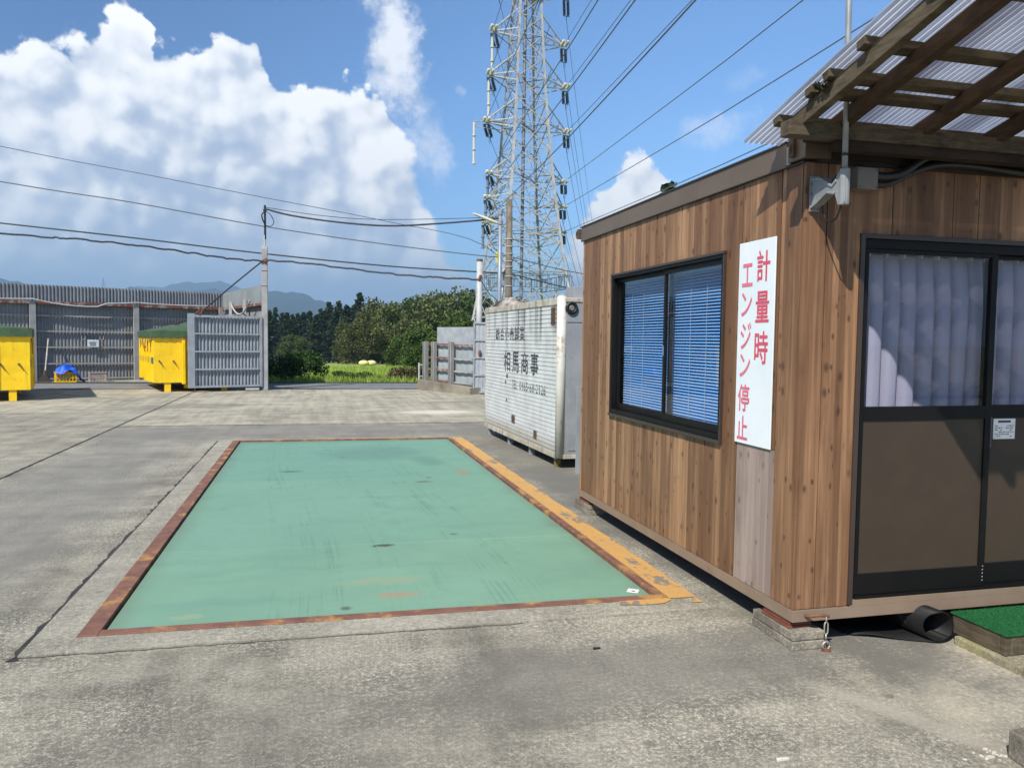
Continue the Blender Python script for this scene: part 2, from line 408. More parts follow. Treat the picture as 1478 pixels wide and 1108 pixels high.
# weathered bitumen joint strips with a ragged edge
def ragged(name, pts, wid, mat, z, seed, amp=.5):
    r = random.Random(seed); mb = MB(); P = []
    for (a, b_) in zip(pts[:-1], pts[1:]):
        a = Vector(a); b_ = Vector(b_); n = max(2, int((b_-a).length/.06)); d = (b_-a).normalized(); nn = Vector((-d.y, d.x))
        for i in range(n):
            p = a+(b_-a)*(i/n); P.append((p+nn*wid*(.5+amp*(r.random()-.5)), p-nn*wid*(.5+amp*(r.random()-.5))))
    vs = []; fs = []
    for i, (l, q) in enumerate(P):
        vs += [(l.x, l.y, z), (q.x, q.y, z)]
        if i: fs.append((2*i-2, 2*i-1, 2*i+1, 2*i))
    mb.add(vs, fs); return struct(mb.build(name, mat, origin=(0, 0, 0)))
ragged('joint_line', [(JX, 0), (JX, 14.9), (JX, 27)], .030, m_joint, .004, 1)
ragged('joint_line', [(K0-.012, 4.22), (K0-.012, 8), (K0-.012, 12.7)], .034, m_joint, .004, 2, .9)
ragged('joint_line', [(JX, 14.93), (0, 14.86), (6, 14.7)], .03, m_joint, .004, 3)
ragged('joint_line', [(-1.5, 4.262), (0, 4.228), (1.2, 4.2)], .016, pm('joint_dirt', S(84, 80, 72), S(120, 114, 102), 8, .9), .004, 4, 1.2)

# road beyond the gates
m_road = concrete('road_asphalt', S(104, 104, 104), S(126, 126, 125), S(146, 145, 142), .4, .15)
mb = MB(); mb.quad((-60, 25.9, .012), (-1.6, 25.2, .012), (40, 24.3, .012), (40, 27.3, .012), (-1.6, 28.1, .012), (-60, 28.9, .012))
struct(mb.build('road', m_road, origin=(0, 0, 0)))
m_white = pm('road_paint', S(222, 222, 216), S(190, 188, 180), 20, .7, dirt=S(140, 138, 130), dscale=8)
mb = MB(); mb.quad((1.35, 24.66, .016), (2.05, 24.64, .016), (2.05, 24.76, .016), (1.35, 24.78, .016)); struct(mb.build('road_marking', m_white, origin=(0, 0, 0)))

# rice field
m, g, b = base_mat('rice_field')
co = g.objco(); n1 = g.noise(co, .09, 5, .6); n2 = g.noise(g.scale(co, 1, .35, 1), 5, 5, .7)
c = g.mix(g.mapr(g.m('ADD', n1, g.m('MULTIPLY', n2, .5)), .5, .95), S(140, 160, 58, .62), S(184, 190, 84, .66))
g.put(b.inputs['Base Color'], c); b.inputs['Roughness'].default_value = .85
M['rice'] = m
mb = MB(); mb.quad((-40, 30.6, terr(30.6)+.02), (60, 30.6, terr(30.6)+.02), (60, 118, terr(118)+.25), (-40, 118, terr(118)+.25)); struct(mb.build('field', m, origin=(0, 0, 0)))

# ------------------------------------------------------------------ weighbridge sunk in the yard
def wy(x, y): return (x, py(x, y))
def polybox(mb, x0, x1, y0, y1, z0, z1):
    q = [(x0, py(x0, y0)), (x1, py(x1, y0)), (x1, py(x1, y1)), (x0, py(x0, y1))]
    mb.add([(a, b_, z0) for a, b_ in q]+[(a, b_, z1) for a, b_ in q], [(3,2,1,0),(4,5,6,7),(0,1,5,4),(1,2,6,5),(2,3,7,6),(3,0,4,7)])
P0, P1, Q0, Q1 = -1.105, 2.06, 4.525, 12.455
# concrete surround
mb = MB()
polybox(mb, K0, P0-.115, L0, L1, -.4, .012); polybox(mb, P1+.063, K1, L0, L1, -.4, .012)
polybox(mb, P0-.1145, P1+.0625, L0, Q0-.0885, -.4, .0119); polybox(mb, P0-.1145, P1+.0625, Q1+.0622, L1, -.4, .0119)
struct(mb.build('kerb', M['kerb'], origin=(0, 0, 0)))
ws = empty('weighbridge', (.48, 8.4, 0)); tag(ws, 'green steel truck weighbridge plate set flush in the yard inside a rusty red rail', 'weighbridge')
m_rail = pm('red_rail', S(128, 88, 70), S(104, 70, 58), 9, .85, 0, .3, 90, dirt=S(172, 128, 70), dscale=5, dlo=.50, dhi=.68)
mb = MB()
polybox(mb, P0-.115, P0-.012, Q0-.088, Q1+.062, -.2, .020); polybox(mb, P1+.012, P1+.062, Q0-.088, Q1+.062, -.2, .020)
polybox(mb, P0-.0119, P1+.0119, Q0-.088, Q0-.012, -.2, .0195); polybox(mb, P0-.0119, P1+.0119, Q1+.012, Q1+.062, -.2, .0195)
mb.build('edge_rail', m_rail, ws, bevel=.004)
# plates
m, g, b = base_mat('green_deck_paint')
co = g.objco(); x, y, z = g.xyz(co)
big = g.noise(co, .55, 5, .6); mid = g.noise(co, 2.4, 7, .68); fin = g.noise(co, 34, 5, .7)
# repainted swaths, tyre scuffs along the travel direction, rust spots and scrapes
pid_ = g.m('ADD', g.mapr(y, -2.285, -2.279, 0, 1, False), g.mapr(y, .612, .618, 0, 1, False))
col = g.mix(g.mapr(big, .3, .7), S(112, 147, 123), S(123, 158, 131))
col = g.mix(g.m('MULTIPLY', pid_, .20), col, S(96, 140, 124))
wv = g.noise(g.scale(g.vm('ADD', co, g.vm('SCALE', g.comb(0, g.noise(co, 1.5, 3), 0), .6)), .5, 2.6, 1), 1.0, 6, .65)
col = g.mix(g.m('MULTIPLY', g.mapr(wv, .5, .66), .30), col, S(92, 134, 118))
col = g.mix(g.m('MULTIPLY', g.mapr(g.m('ADD', g.m('MULTIPLY', big, .6), g.m('MULTIPLY', mid, .5)), .5, .8), .5), col, S(96, 136, 120))
yb = g.m('ADD', y, g.m('MULTIPLY', g.m('SINE', g.m('MULTIPLY', x, 1.4)), .25))
def track(x0, wd, freq):
    q = g.m('ABSOLUTE', g.m('SUBTRACT', g.m('ADD', x, g.m('MULTIPLY', g.m('SINE', g.m('MULTIPLY', y, .45)), .22)), x0))
    band = g.mapr(q, wd, wd*.5)
    fine_ = g.noise(g.comb(g.m('MULTIPLY', g.m('ADD', x, g.m('MULTIPLY', g.m('SINE', g.m('MULTIPLY', y, .45)), .22)), freq), g.m('MULTIPLY', y, .55), 0), 1.0, 4, .6)
    return g.m('MULTIPLY', band, g.mapr(fine_, .5, .68))
tr = g.m('ADD', g.m('ADD', track(-.75, .30, 40), track(.55, .32, 46)), g.m('MULTIPLY', track(-.05, .28, 38), .8), clamp=True)
col = g.mix(g.m('MULTIPLY', tr, g.m('MULTIPLY', g.mapr(mid, .38, .62), .46)), col, S(70, 94, 82))
vd = g.voro(g.vm('ADD', co, g.vm('SCALE', g.comb(fin, mid, 0), .06)), 1.05, dim='2D')
spot = g.m('MULTIPLY', g.mapr(g.m('ADD', vd.outputs['Distance'], g.m('MULTIPLY', g.m('SUBTRACT', fin, .5), .06)), .05, .018), g.mapr(g.xyz(vd.outputs['Color'])[0], .6, .75))
col = g.mix(g.m('MULTIPLY', spot, .8), col, S(70, 66, 52))
def stain(cx_, cy_, rx, ry, colr, amt, ns=1.4):
    global col
    u = g.m('DIVIDE', g.m('SUBTRACT', x, cx_), rx); v = g.m('DIVIDE', g.m('SUBTRACT', y, cy_), ry)
    r = g.m('ADD', g.m('ADD', g.m('MULTIPLY', u, u), g.m('MULTIPLY', v, v)), g.m('MULTIPLY', g.m('SUBTRACT', g.m('ADD', mid, fin), 1.0), ns*2))
    col = g.mix(g.m('MULTIPLY', g.mapr(r, 1.0, .1), amt), col, colr)
# stains: local frame of the weighbridge is centred on (.48, 8.4)
stain(.02, -3.55, .16, .07, S(172, 122, 84), .5, 2.4); stain(-.02, -3.25, .30, .10, S(150, 150, 112), .4, 2.4)
stain(.02, -2.35, .11, .05, S(60, 56, 46), .85, 1.6); stain(-.75, 1.25, .16, .08, S(66, 84, 78), .7, 1.6)
stain(.3, 2.6, .9, .8, S(86, 116, 106), .45, 1.2); stain(.7, .3, .10, .05, S(86, 78, 60), .7, 2); stain(1.25, .9, .10, .30, S(150, 120, 84), .5, 2.2)
stain(-1.2, -3.7, .1, .05, S(160, 160, 116), .35, 2.2); stain(.95, 1.9, .25, .5, S(80, 108, 98), .4, 1.6)
# grime gathered along the edges and streaks of washed out rust from the far plate joint
ed_ = g.m('MINIMUM', g.m('SUBTRACT', 1.585, g.m('ABSOLUTE', x)), g.m('SUBTRACT', 3.965, g.m('ABSOLUTE', y)))
col = g.mix(g.m('MULTIPLY', g.mapr(g.m('ADD', ed_, g.m('MULTIPLY', g.m('SUBTRACT', mid, .5), .35)), .16, -.04), .55), col, S(104, 116, 96))
g.put(b.inputs['Base Color'], col); g.put(b.inputs['Roughness'], g.mapr(mid, .3, .7, .55, .75)); b.inputs['Specular IOR Level'].default_value = .35
g.put(b.inputs['Normal'], g.bump(g.m('ADD', g.m('MULTIPLY', mid, .8), g.m('MULTIPLY', fin, .25)), .22, .01))
M['deck'] = m
for (a, c_) in ((Q0, 6.125), (6.131, 9.02), (9.026, Q1)):
    mb = MB(); polybox(mb, P0, P1, a, c_, -.16, -.002); mb.build('deck_plate', M['deck'], ws, bevel=.004)
mb = MB(); mb.quad((P0-.3, Q0-.3, -.19), (P1+.3, Q0-.3, -.19), (P1+.3, Q1+.3, -.19), (P0-.3, Q1+.3, -.19)); mb.build('pit_floor', m_joint, ws)
# small paper label on the near right corner of the plate
m_paper = pm('paper', S(232, 232, 228), S(220, 220, 214), 12, .8)
m_ink = pm('ink', S(70, 70, 74), None, 10, .8)
pl = MB().add([(1.93, 4.60, .0005), (1.99, 4.56, .0005), (2.03, 4.625, .0005), (1.97, 4.665, .0005)], [(0, 1, 2, 3)]).build('label_plate', m_paper)
tag(pl, 'small white label stuck on the near right corner of the green plate', 'label')
MB().add([(1.965, 4.605, .0012), (1.985, 4.592, .0012), (1.995, 4.609, .0012), (1.975, 4.622, .0012)], [(0, 1, 2, 3)]).build('lettering', m_ink, pl)

# worn yellow line painted on the surround
m, g, b = base_mat('worn_yellow_paint')
co = g.objco(); n1 = g.noise(g.scale(co, 2.2, .8, 1), 2.2, 7, .7); n2 = g.noise(co, 22, 5, .7); n3 = g.noise(co, 1.1, 4, .6)
y_ = g.mix(g.mapr(n3, .3, .7), S(200, 151, 74), S(188, 144, 84))
y_ = g.mix(g.mapr(n2, .45, .7), y_, S(176, 142, 90))
bare = g.mapr(g.m('ADD', n1, g.m('MULTIPLY', g.m('SUBTRACT', n2, .5), .35)), .56, .585)
g.put(b.inputs['Base Color'], g.mix(bare, y_, S(124, 117, 104))); b.inputs['Roughness'].default_value = .8
g.put(b.inputs['Normal'], g.bump(g.m('ADD', g.m('MULTIPLY', bare, -.6), g.m('MULTIPLY', n2, .5)), .4, .004))
M['yellowline'] = m
def patch(name, pts, z, mat):
    mb = MB(); mb.add([(x, y, z) for x, y in pts], [tuple(range(len(pts)))]); return struct(mb.build(name, mat, origin=(0, 0, 0)))
r = random.Random(3)
L_ = []; R_ = []
yv = 4.43
while yv < 12.55:
    L_.append((2.125+.006*r.random(), py(2.125, yv))); R_.append((2.312-.02*r.random()**2, py(2.3, yv))); yv += .12
mb = MB(); vs = []
for a, c_ in zip(L_, R_): vs += [(*a, .0165), (*c_, .0165)]
mb.add(vs, [(2*i, 2*i+1, 2*i+3, 2*i+2) for i in range(len(L_)-1)]); struct(mb.build('painted_line', M['yellowline'], origin=(0, 0, 0)))
patch('painted_line', [(1.78, 4.335), (1.95, 4.30), (2.06, 4.31), (2.13, 4.36), (2.12, 4.40), (1.9, 4.41), (1.8, 4.40)], .0165, M['yellowline'])
patch('painted_line', [(2.20, 4.29), (2.30, 4.28), (2.29, 4.40), (2.27, 4.31)], .0165, M['yellowline'])
# ------------------------------------------------------------------ site office
def wood_mat(name, ca, cb, cdark, horiz=('x', 'y'), pitch=.397, off=.21, gloss=.55):
    m, g, b = base_mat(name)
    co = g.new('ShaderNodeTexCoord').outputs['Object']
    x, y, z = g.xyz(co)
    u = g.m('ADD', x, y)
    bid = g.m('FLOOR', g.m('DIVIDE', g.m('SUBTRACT', u, off), pitch))
    loc = g.m('SUBTRACT', g.m('DIVIDE', g.m('SUBTRACT', u, off), pitch), bid)
    wn = g.new('ShaderNodeTexWhiteNoise', noise_dimensions='1D'); g.put(wn.inputs['W'], bid)
    rb = wn.outputs['Value']
    # printed planks of uneven width inside each sheet
    wob = g.m('MULTIPLY', g.m('SUBTRACT', g.noise(g.comb(g.m('MULTIPLY', u, 2), g.m('MULTIPLY', z, .5), 0), 1.0, 2), .5), .03)
    pid = g.m('FLOOR', g.m('MULTIPLY', g.m('ADD', u, wob), 11.5))
    wn2 = g.new('ShaderNodeTexWhiteNoise', noise_dimensions='2D'); g.put(wn2.inputs['Vector'], g.comb(pid, bid, 0))
    rp = wn2.outputs['Value']
    sh = g.m('MULTIPLY', rb, 13.0)
    gco = g.comb(g.m('MULTIPLY', u, 60), g.m('ADD', g.m('MULTIPLY', z, 1.6), sh), g.m('MULTIPLY', rp, 3))
    gr = g.noise(gco, 1.0, 5, .6, .6)
    gr2 = g.noise(g.comb(g.m('MULTIPLY', u, 16), g.m('ADD', g.m('MULTIPLY', z, .5), sh), g.m('MULTIPLY', rp, 5)), 1.0, 4, .6, .3)
    # knots
    kv = g.voro(g.comb(g.m('MULTIPLY', u, 12), g.m('ADD', g.m('MULTIPLY', z, 6.5), sh), 0), 1.0, dim='2D')
    ks = g.m('MULTIPLY', g.xyz(kv.outputs['Color'])[0], .20)
    kn = g.mapr(g.m('ADD', kv.outputs['Distance'], g.m('MULTIPLY', g.m('SUBTRACT', gr, .5), .22)), g.m('ADD', ks, .09), .03)
    kn = g.m('MULTIPLY', kn, g.mapr(g.xyz(kv.outputs['Color'])[1], .42, .6))
    t = g.m('ADD', g.m('MULTIPLY', gr, .45), g.m('ADD', g.m('MULTIPLY', gr2, .6), g.m('MULTIPLY', rp, .25)))
    t = g.m('ADD', t, g.m('MULTIPLY', g.m('SUBTRACT', rb, .5), .16))
    col = g.mix(g.mapr(t, .46, .98), cb, ca)
    col = g.mix(g.m('MULTIPLY', g.mapr(g.noise(g.comb(g.m('MULTIPLY', u, 5), g.m('ADD', z, sh), 0), 1.3, 5, .65), .48, .72), .45), col, cdark)
    col = g.mix(g.m('MULTIPLY', kn, .75), col, cdark)
    g.put(b.inputs['Base Color'], col); b.inputs['Roughness'].default_value = gloss; b.inputs['Specular IOR Level'].default_value = .3
    g.put(b.inputs['Normal'], g.bump(gr, .16, .003))
    return m
WK = 1.0
M['wood'] = wood_mat('printed_cedar_boards', S(174, 134, 99), S(108, 77, 54), S(60, 43, 31))
M['wood_pale'] = wood_mat('bleached_cedar_boards', S(172, 154, 142), S(136, 118, 108), S(96, 80, 72))
M['fascia'] = pm('brown_metal', S(104, 90, 76), S(96, 82, 69), 3, .45, 0, .1, 30, spec=.4)
M['fascia_shaded'] = pm('shaded_brown_metal', S(46, 39, 34), S(40, 34, 30), 3, .45)  # same brown as the fascia, with the front's shade put into the colour
M['beige'] = pm('beige_metal', S(140, 120, 100), S(128, 108, 90), 3, .5, 0, .1, 40, dirt=S(118, 84, 62), dscale=5, dlo=.62, dhi=.74)
M['bronze'] = pm('black_bronze_aluminium', S(20, 18, 17), S(16, 15, 14), 4, .5, .0, spec=.22)
M['bronze_trim'] = pm('brown_aluminium', S(64, 53, 47), S(58, 48, 43), 4, .4, spec=.5)
M['panel'] = pm('brown_door_panel', S(66, 55, 43), S(62, 52, 41), 8, .5, 0, .12, 220, spec=.35)
M['rust'] = pm('rusty_steel', S(126, 84, 58), S(86, 56, 42), 14, .85, 0, .4, 60, dirt=S(58, 40, 34), dscale=9)
M['zinc'] = pm('galvanised_steel', S(150, 152, 152), S(124, 127, 128), 5, .5, .1, .1, 40)
M['inside'] = pm('interior_board', S(150, 148, 140), S(140, 138, 130), 3, .8)
def glass_mat(name, refl=.06, tint=(1, 1, 1)):
    m = bpy.data.materials.new(name); m.use_nodes = True; nt = m.node_tree
    for n in list(nt.nodes): nt.nodes.remove(n)
    g = G(nt); o = g.new('ShaderNodeOutputMaterial'); t = g.new('ShaderNodeBsdfTransparent'); t.inputs[0].default_value = (*tint, 1)
    gl = g.new('ShaderNodeBsdfGlossy'); gl.inputs['Roughness'].default_value = .0
    fr = g.new('ShaderNodeLayerWeight'); fr.inputs[0].default_value = .5
    sch = g.m('ADD', .043, g.m('MULTIPLY', g.m('POWER', fr.outputs['Facing'], 5.0), .957))
    mx = g.new('ShaderNodeMixShader'); g.put(mx.inputs[0], g.m('MULTIPLY', sch, refl, clamp=True))
    nt.links.new(t.outputs[0], mx.inputs[1]); nt.links.new(gl.outputs[0], mx.inputs[2]); nt.links.new(mx.outputs[0], o.inputs[0])
    return m
M['glass'] = glass_mat('window_glass', 1.7, (.95, .97, .98))
M['glass_door'] = glass_mat('door_glass', 1.3, (.93, .94, .95))

XW, YF = 2.43, 3.56
HX1, HY1 = 5.9, 6.98
hut = empty('site_office', (XW, YF, 0)); tag(hut, 'brown prefab office cabin clad in printed wood boards beside the weighbridge', 'cabin')
WY0, WY1, WZ0, WZ1 = 4.352, 6.205, .998, 2.142
DX0, DX1, DZ0, DZ1 = 2.772, 4.52, .238, 2.166
BZ0, BZ1 = .203, 2.522
gap = .0056
def side_board(mb, y0, y1, z0, z1): mb.box(XW, XW+.014, y0+gap, y1-gap, z0, z1)
mb = MB()
seams = [3.585, 3.77, 4.163, 4.56, 4.957, 5.354, 5.751, 6.148, 6.545, 6.942, 6.98]
for a, c_ in zip(seams[:-1], seams[1:]):
    if c_-a < .1: mb.box(XW, XW+.014, a+gap, c_, BZ0, BZ1); continue
    if abs(a-3.77) < .01: side_board(mb, a, c_, 1.018, BZ1); continue
    cuts = sorted({a, c_} | {q for q in (WY0, WY1) if a < q < c_})
    for p, q in zip(cuts[:-1], cuts[1:]):
        a_ = p+gap if p == a else p; c__ = q-gap if q == c_ else q
        if q <= WY0+1e-6 or p >= WY1-1e-6: mb.box(XW, XW+.014, a_, c__, BZ0, BZ1)
        else:
            mb.box(XW, XW+.014, a_, c__, BZ0, WZ0-.004); mb.box(XW, XW+.014, a_, c__, WZ1+.004, BZ1)
# corner board wraps round
mb.box(XW+.0005, XW+.0145, YF+.0005, 3.582, BZ0, BZ1)
fseams = [2.4455, 2.557]
mb.box(2.445, 2.5555, YF, YF+.014, BZ0, BZ1); mb.box(2.5615, 2.760, YF, YF+.014, BZ0, BZ1)
for a, c_ in ((2.7605, 2.9505), (2.9555, 3.3335), (3.3385, 3.5), (3.506, 3.9), (3.905, 4.3), (4.305, 4.7)): mb.box(a, c_, YF, YF+.014, DZ1+.012, BZ1)
for a, c_ in ((4.53, 4.7), (4.705, 5.1), (5.105, 5.5), (5.505, 5.9)): mb.box(a, c_, YF, YF+.014, BZ0, BZ1 if a > 4.6 else DZ1+.01)
wall = mb.build('wall', M['wood'], hut)
mb = MB(); mb.box(XW, XW+.010, 3.7735, 4.1595, BZ0, 1.0145)
o = mb.build('lower_board', M['wood_pale'], hut); o['label'] = 'bleached paler board below the white sign'
# structural backing behind boards (dark seams), with openings
mb = MB()
bx0, bx1 = XW+.0150, XW+.07
mb.box(bx0, bx1, YF+.0151, WY0, .2, 2.53); mb.box(bx0, bx1, WY1, HY1, .2, 2.53); mb.box(bx0, bx1, WY0, WY1, .2, WZ0); mb.box(bx0, bx1, WY0, WY1, WZ1, 2.53)
mb.box(bx1+.0002, DX0, YF+.0151, YF+.07, .2, 2.53); mb.box(DX0, DX1, YF+.0151, YF+.07, DZ1, 2.53); mb.box(DX1, HX1, YF+.0151, YF+.07, .2, 2.53)
mb.box(bx1, HX1, HY1-.06, HY1, .2, 2.53); mb.box(HX1-.06, HX1, YF+.07, HY1-.06, .2, 2.53)
mb.build('inner_wall', pm('wall_core', S(22, 18, 16), None, 3, .9), hut)
mb = MB(); mb.box(bx1+.001, HX1-.061, YF+.072, HY1-.061, .2, .25); mb.box(bx1+.001, HX1-.061, YF+.072, HY1-.061, 2.44, 2.46)
mb.box(HX1-.075, HX1-.062, YF+.072, HY1-.061, .25, 2.44); mb.box(bx1+.001, HX1-.076, HY1-.075, HY1-.062, .25, 2.44)
mb.build('interior', M['inside'], hut)
# base frame
mb = MB()
mb.box(XW-.006, XW+.06, YF-.012, HY1+.01, .138, .199)
mb.box(XW+.061, HX1, YF-.0115, YF+.06, .1385, .1985)
mb.box(2.773, DX1+.2, YF-.0117, YF+.05, .1992, .234)
mb.box(2.50, HX1, YF+.4, YF+.46, .14, .2); mb.box(2.50, HX1, 6.9, 6.96, .14, .2); mb.box(2.49, 5.9, 5.2, 5.26, .14, .2)
for y_ in (4.0, 4.45, 4.95, 5.45, 5.95, 6.45): mb.box(XW-.0075, XW-.0062, y_, y_+.012, .142, .199)
mb.build('base_frame', M['beige'], hut, bevel=.003)
# fascia
mb = MB()
mb.box(XW-.014, XW+.05, YF+.16, HY1+.03, 2.528, 2.652); mb.box(XW-.011, XW+.05, HY1+.031, HY1+.05, 2.53, 2.64)
for y_ in (4.72, 5.9): mb.box(XW-.0152, XW-.0142, y_, y_+.006, 2.53, 2.65)
mb.box(XW-.03, XW+.12, YF-.03, YF+.12, 2.540, 2.705)
mb.build('fascia', M['fascia'], hut, bevel=.003)
mb = MB()
mb.box(XW+.1205, HX1, YF-.028, YF+.05, 2.545, 2.665); mb.box(XW-.018, XW+.05, YF-.0, HY1+.03, 2.5225, 2.5278); mb.box(XW+.051, HX1, YF-.018, YF+.05, 2.5225, 2.5445)
mb.box(XW-.022, XW+.055, YF+.165, HY1+.04, 2.6525, 2.662)
mb.build('fascia_trim', M['fascia_shaded'], hut)  # front fascia painted as shaded; same tone on gap line and edge strip
mb = MB(); mb.add([(XW+.03, YF+.05, 2.655), (HX1, YF+.05, 2.655), (HX1, HY1, 2.68), (XW+.03, HY1, 2.68)], [(0, 1, 2, 3)]); mb.box(XW+.03, HX1, YF+.06, HY1, 2.535, 2.65)
mb.build('roof', pm('roof_sheet', S(92, 92, 94), S(74, 74, 74), 4, .5, .3), hut)
mb = MB(); mb.box(XW-.0145, XW-.004, YF+.125, YF+.159, 2.535, 2.63); mb.build('flashing', M['zinc'], hut)
# lifting lugs on the roof corners
for (lx, ly, a) in ((XW-.02, HY1+.12, 0), (XW-.030, YF+.07, 1)):
    mb = MB()
    ring = [(math.cos(2*math.pi*k/14), math.sin(2*math.pi*k/14)) for k in range(15)]
    pts = [(lx+.024*(c1 if a else 0), ly+(0 if a else .036*c1), 2.60+.036*s1) for c1, s1 in ring]
    mb.tube(pts, .008, 6, False); mb.box(lx-.012, lx+.03, ly-.06, ly-.02, 2.555, 2.645) if not a else mb.box(lx-.02, lx+.02, ly-.02, ly+.02, 2.56, 2.66)
    mb.build('lifting_lug', pm('lug_steel', S(92, 72, 58), S(66, 54, 46), 14, .8), hut)
# window
mb = MB()
X0, X1 = XW-.014, XW+.072
def frame(mb, xa, xb, y0, y1, z0, z1, t, tb=None):
    tb = tb or t
    mb.box(xa, xb, y0, y0+t, z0, z1); mb.box(xa, xb, y1-t, y1, z0, z1); mb.box(xa, xb, y0+t, y1-t, z0, z0+tb); mb.box(xa, xb, y0+t, y1-t, z1-t, z1)
frame(mb, X0, X1, WY0+.001, WY1-.001, WZ0, WZ1, .022, .035)
win = mb.build('window', M['bronze'], hut, bevel=.002)
mb = MB(); mb.box(X0-.008, X0+.012, WY0-.018, WY1+.018, WZ1+.0005, WZ1+.016); mb.box(X0-.010, X0+.012, WY0-.018, WY1+.018, WZ0-.022, WZ0-.0005)
mb.box(X0-.003, X0+.0115, WY0-.014, WY0+.0005, WZ0, WZ1); mb.box(X0-.003, X0+.0115, WY1-.0005, WY1+.014, WZ0, WZ1)
mb.build('window_trim', M['bronze_trim'], win)
ym = 5.20
for (a, c_, xo, lab) in ((WY0+.024, ym+.026, XW+.004, 'near'), (ym-.026, WY1-.024, XW+.032, 'far')):
    mb = MB(); frame(mb, xo, xo+.024, a, c_, WZ0+.036, WZ1-.031, .026, .05 if lab == 'near' else .05)
    mb.build('sash', M['bronze'], win, bevel=.002)
    mb = MB(); mb.quad((xo+.010, a+.024, WZ0+.08), (xo+.010, c_-.024, WZ0+.08), (xo+.010, c_-.024, WZ1-.055), (xo+.010, a+.024, WZ1-.055)); mb.build('pane', M['glass'], win)
mb = MB(); mb.box(XW-.004, XW+.0035, ym+.002, ym+.02, 1.50, 1.57); mb.build('latch', pm('latch_blue', S(92, 120, 156), None, 5, .4), win, bevel=.003)
# door: frame and two sliding leaves
mb = MB()
fy0, fy1 = YF-.006, YF+.10
mb.box(DX0-.012, DX0+.014, YF-.014, YF+.08, DZ0-.03, DZ1+.012)
mb.box(DX0+.0142, DX1, YF-.012, YF+.08, DZ1-.012, DZ1+.0115)
mb.build('door_trim', M['bronze_trim'], hut, bevel=.002)
mb = MB()
mb.box(DX0+.0145, DX0+.03, fy0+.01, fy1, DZ0, DZ1-.0125); mb.box(DX0+.03, DX1, fy0+.012, fy1, DZ1-.062, DZ1-.0125); mb.box(DX0+.03, DX1, fy0-.004, fy1, DZ0-.003, DZ0+.012)
mb.box(DX1-.02, DX1, fy0+.01, fy1, DZ0+.012, DZ1-.063)
mb.build('door_frame', M['bronze'], hut, bevel=.002)
def leaf(x0, x1, y0, sub):
    mb = MB(); y1 = y0+.032; z0, z1 = DZ0+.014, DZ1-.064; t = .022
    mb.box(x0, x0+t, y0, y1, z0, z1); mb.box(x1-.04, x1, y0, y1, z0, z1); mb.box(x0+t, x1-.04, y0, y1, z0, z0+.115); mb.box(x0+t, x1-.04, y0, y1, z1-.02, z1); mb.box(x0+t, x1-.04, y0, y1, 1.197, 1.268)
    d = mb.build('sliding_door', M['bronze'], hut, bevel=.002)
    mb = MB(); mb.box(x0+t, x1-.04, y0+.010, y0+.022, z0+.115, 1.197); mb.build('kick_panel', M['panel'], d)
    mb = MB(); mb.quad((x0+t, y0+.014, 1.268), (x1-.04, y0+.014, 1.268), (x1-.04, y0+.014, z1-.02), (x0+t, y0+.014, z1-.02)); mb.build('pane', M['glass_door'], d)
    return d
d1 = leaf(DX0+.0305, 3.652, YF+.002, 0)
d2 = leaf(3.630, DX1-.021, YF+.040, 1)
mb = MB(); mb.box(3.655, 3.690, YF+.030, YF+.0395, 1.03, 1.20); mb.build('handle', pm('door_pull', S(88, 90, 96), None, 5, .35), d2, bevel=.003)
for k in range(5): MB().ball((3.638, YF+.001, .285+.02*k), .004, .003, .004, 8, 5).build('screw', M['zinc'], d1)
# paper notice on the right leaf
pn = MB().box(3.715, 3.865, YF+.046, YF+.0495, 1.075, 1.19).build('paper_notice', m_paper); tag(pn, 'white printed paper notice stuck on the brown door panel', 'notice')
mb = MB(); mb.box(3.745, 3.832, YF+.0447, YF+.0458, 1.168, 1.180)
r = random.Random(5)
for row in range(6):
    x = 3.725
    while x < 3.85:
        l = .006+.02*r.random()
        if r.random() < .75: mb.box(x, min(x+l, 3.855), YF+.0449, YF+.0458, 1.148-.012*row, 1.152-.012*row)
        x += l+.006
mb.build('lettering', m_ink, pn)

# curtains behind the door glass
m, g, b = base_mat('lilac_curtain')
co = g.objco(); n = g.noise(g.scale(co, 1, 1, .3), 14, 4, .6)
g.put(b.inputs['Base Color'], g.mix(n, S(160, 158, 176), S(146, 144, 164))); b.inputs['Roughness'].default_value = .85; b.inputs['Specular IOR Level'].default_value = .1
g.put(b.inputs['Normal'], g.bump(g.noise(g.scale(co, 1, 1, .2), 30, 4, .6), .25, .01))
M['curtain'] = m
def curtain(x0, x1, npl, label, ph):
    mb = MB(); nx = npl*22; nz = 14; vs = []
    for kz in range(nz+1):
        z = .62+(2.085-.62)*kz/nz; f = kz/nz
        for kx in range(nx+1):
            t = kx/nx*npl; x = x0+(x1-x0)*kx/nx
            fr = (t+ph) % 1.0
            # rounded lobes with a sharp tuck between them, pinched at the top
            lobe = (1-abs(2*fr-1)**3.2)**.8
            pinch = 1-max(0, (f-.84)/.16)*.55
            y = YF+.150-.062*lobe*pinch+.004*math.sin(7*f+3*math.floor(t+ph))
            vs.append((x+.006*math.sin(3*f+5*math.floor(t+ph)), y, z))
    n = nx+1
    mb.add(vs, [(a*n+i, a*n+i+1, (a+1)*n+i+1, (a+1)*n+i) for a in range(nz) for i in range(nx)])
    c = mb.build('curtain', M['curtain'], smooth=True); tag(c, label, 'curtain', 'lilac curtains behind the door glass')
    for k in range(npl+1):
        x = x0+(x1-x0)*(k-ph)/npl
        if x0 <= x <= x1: MB().box(x-.004, x+.004, YF+.10, YF+.15, 2.072, 2.092).build('hook', m_hook, c)
m_hook = pm('hook_plastic', S(210, 210, 210), None, 5, .5)
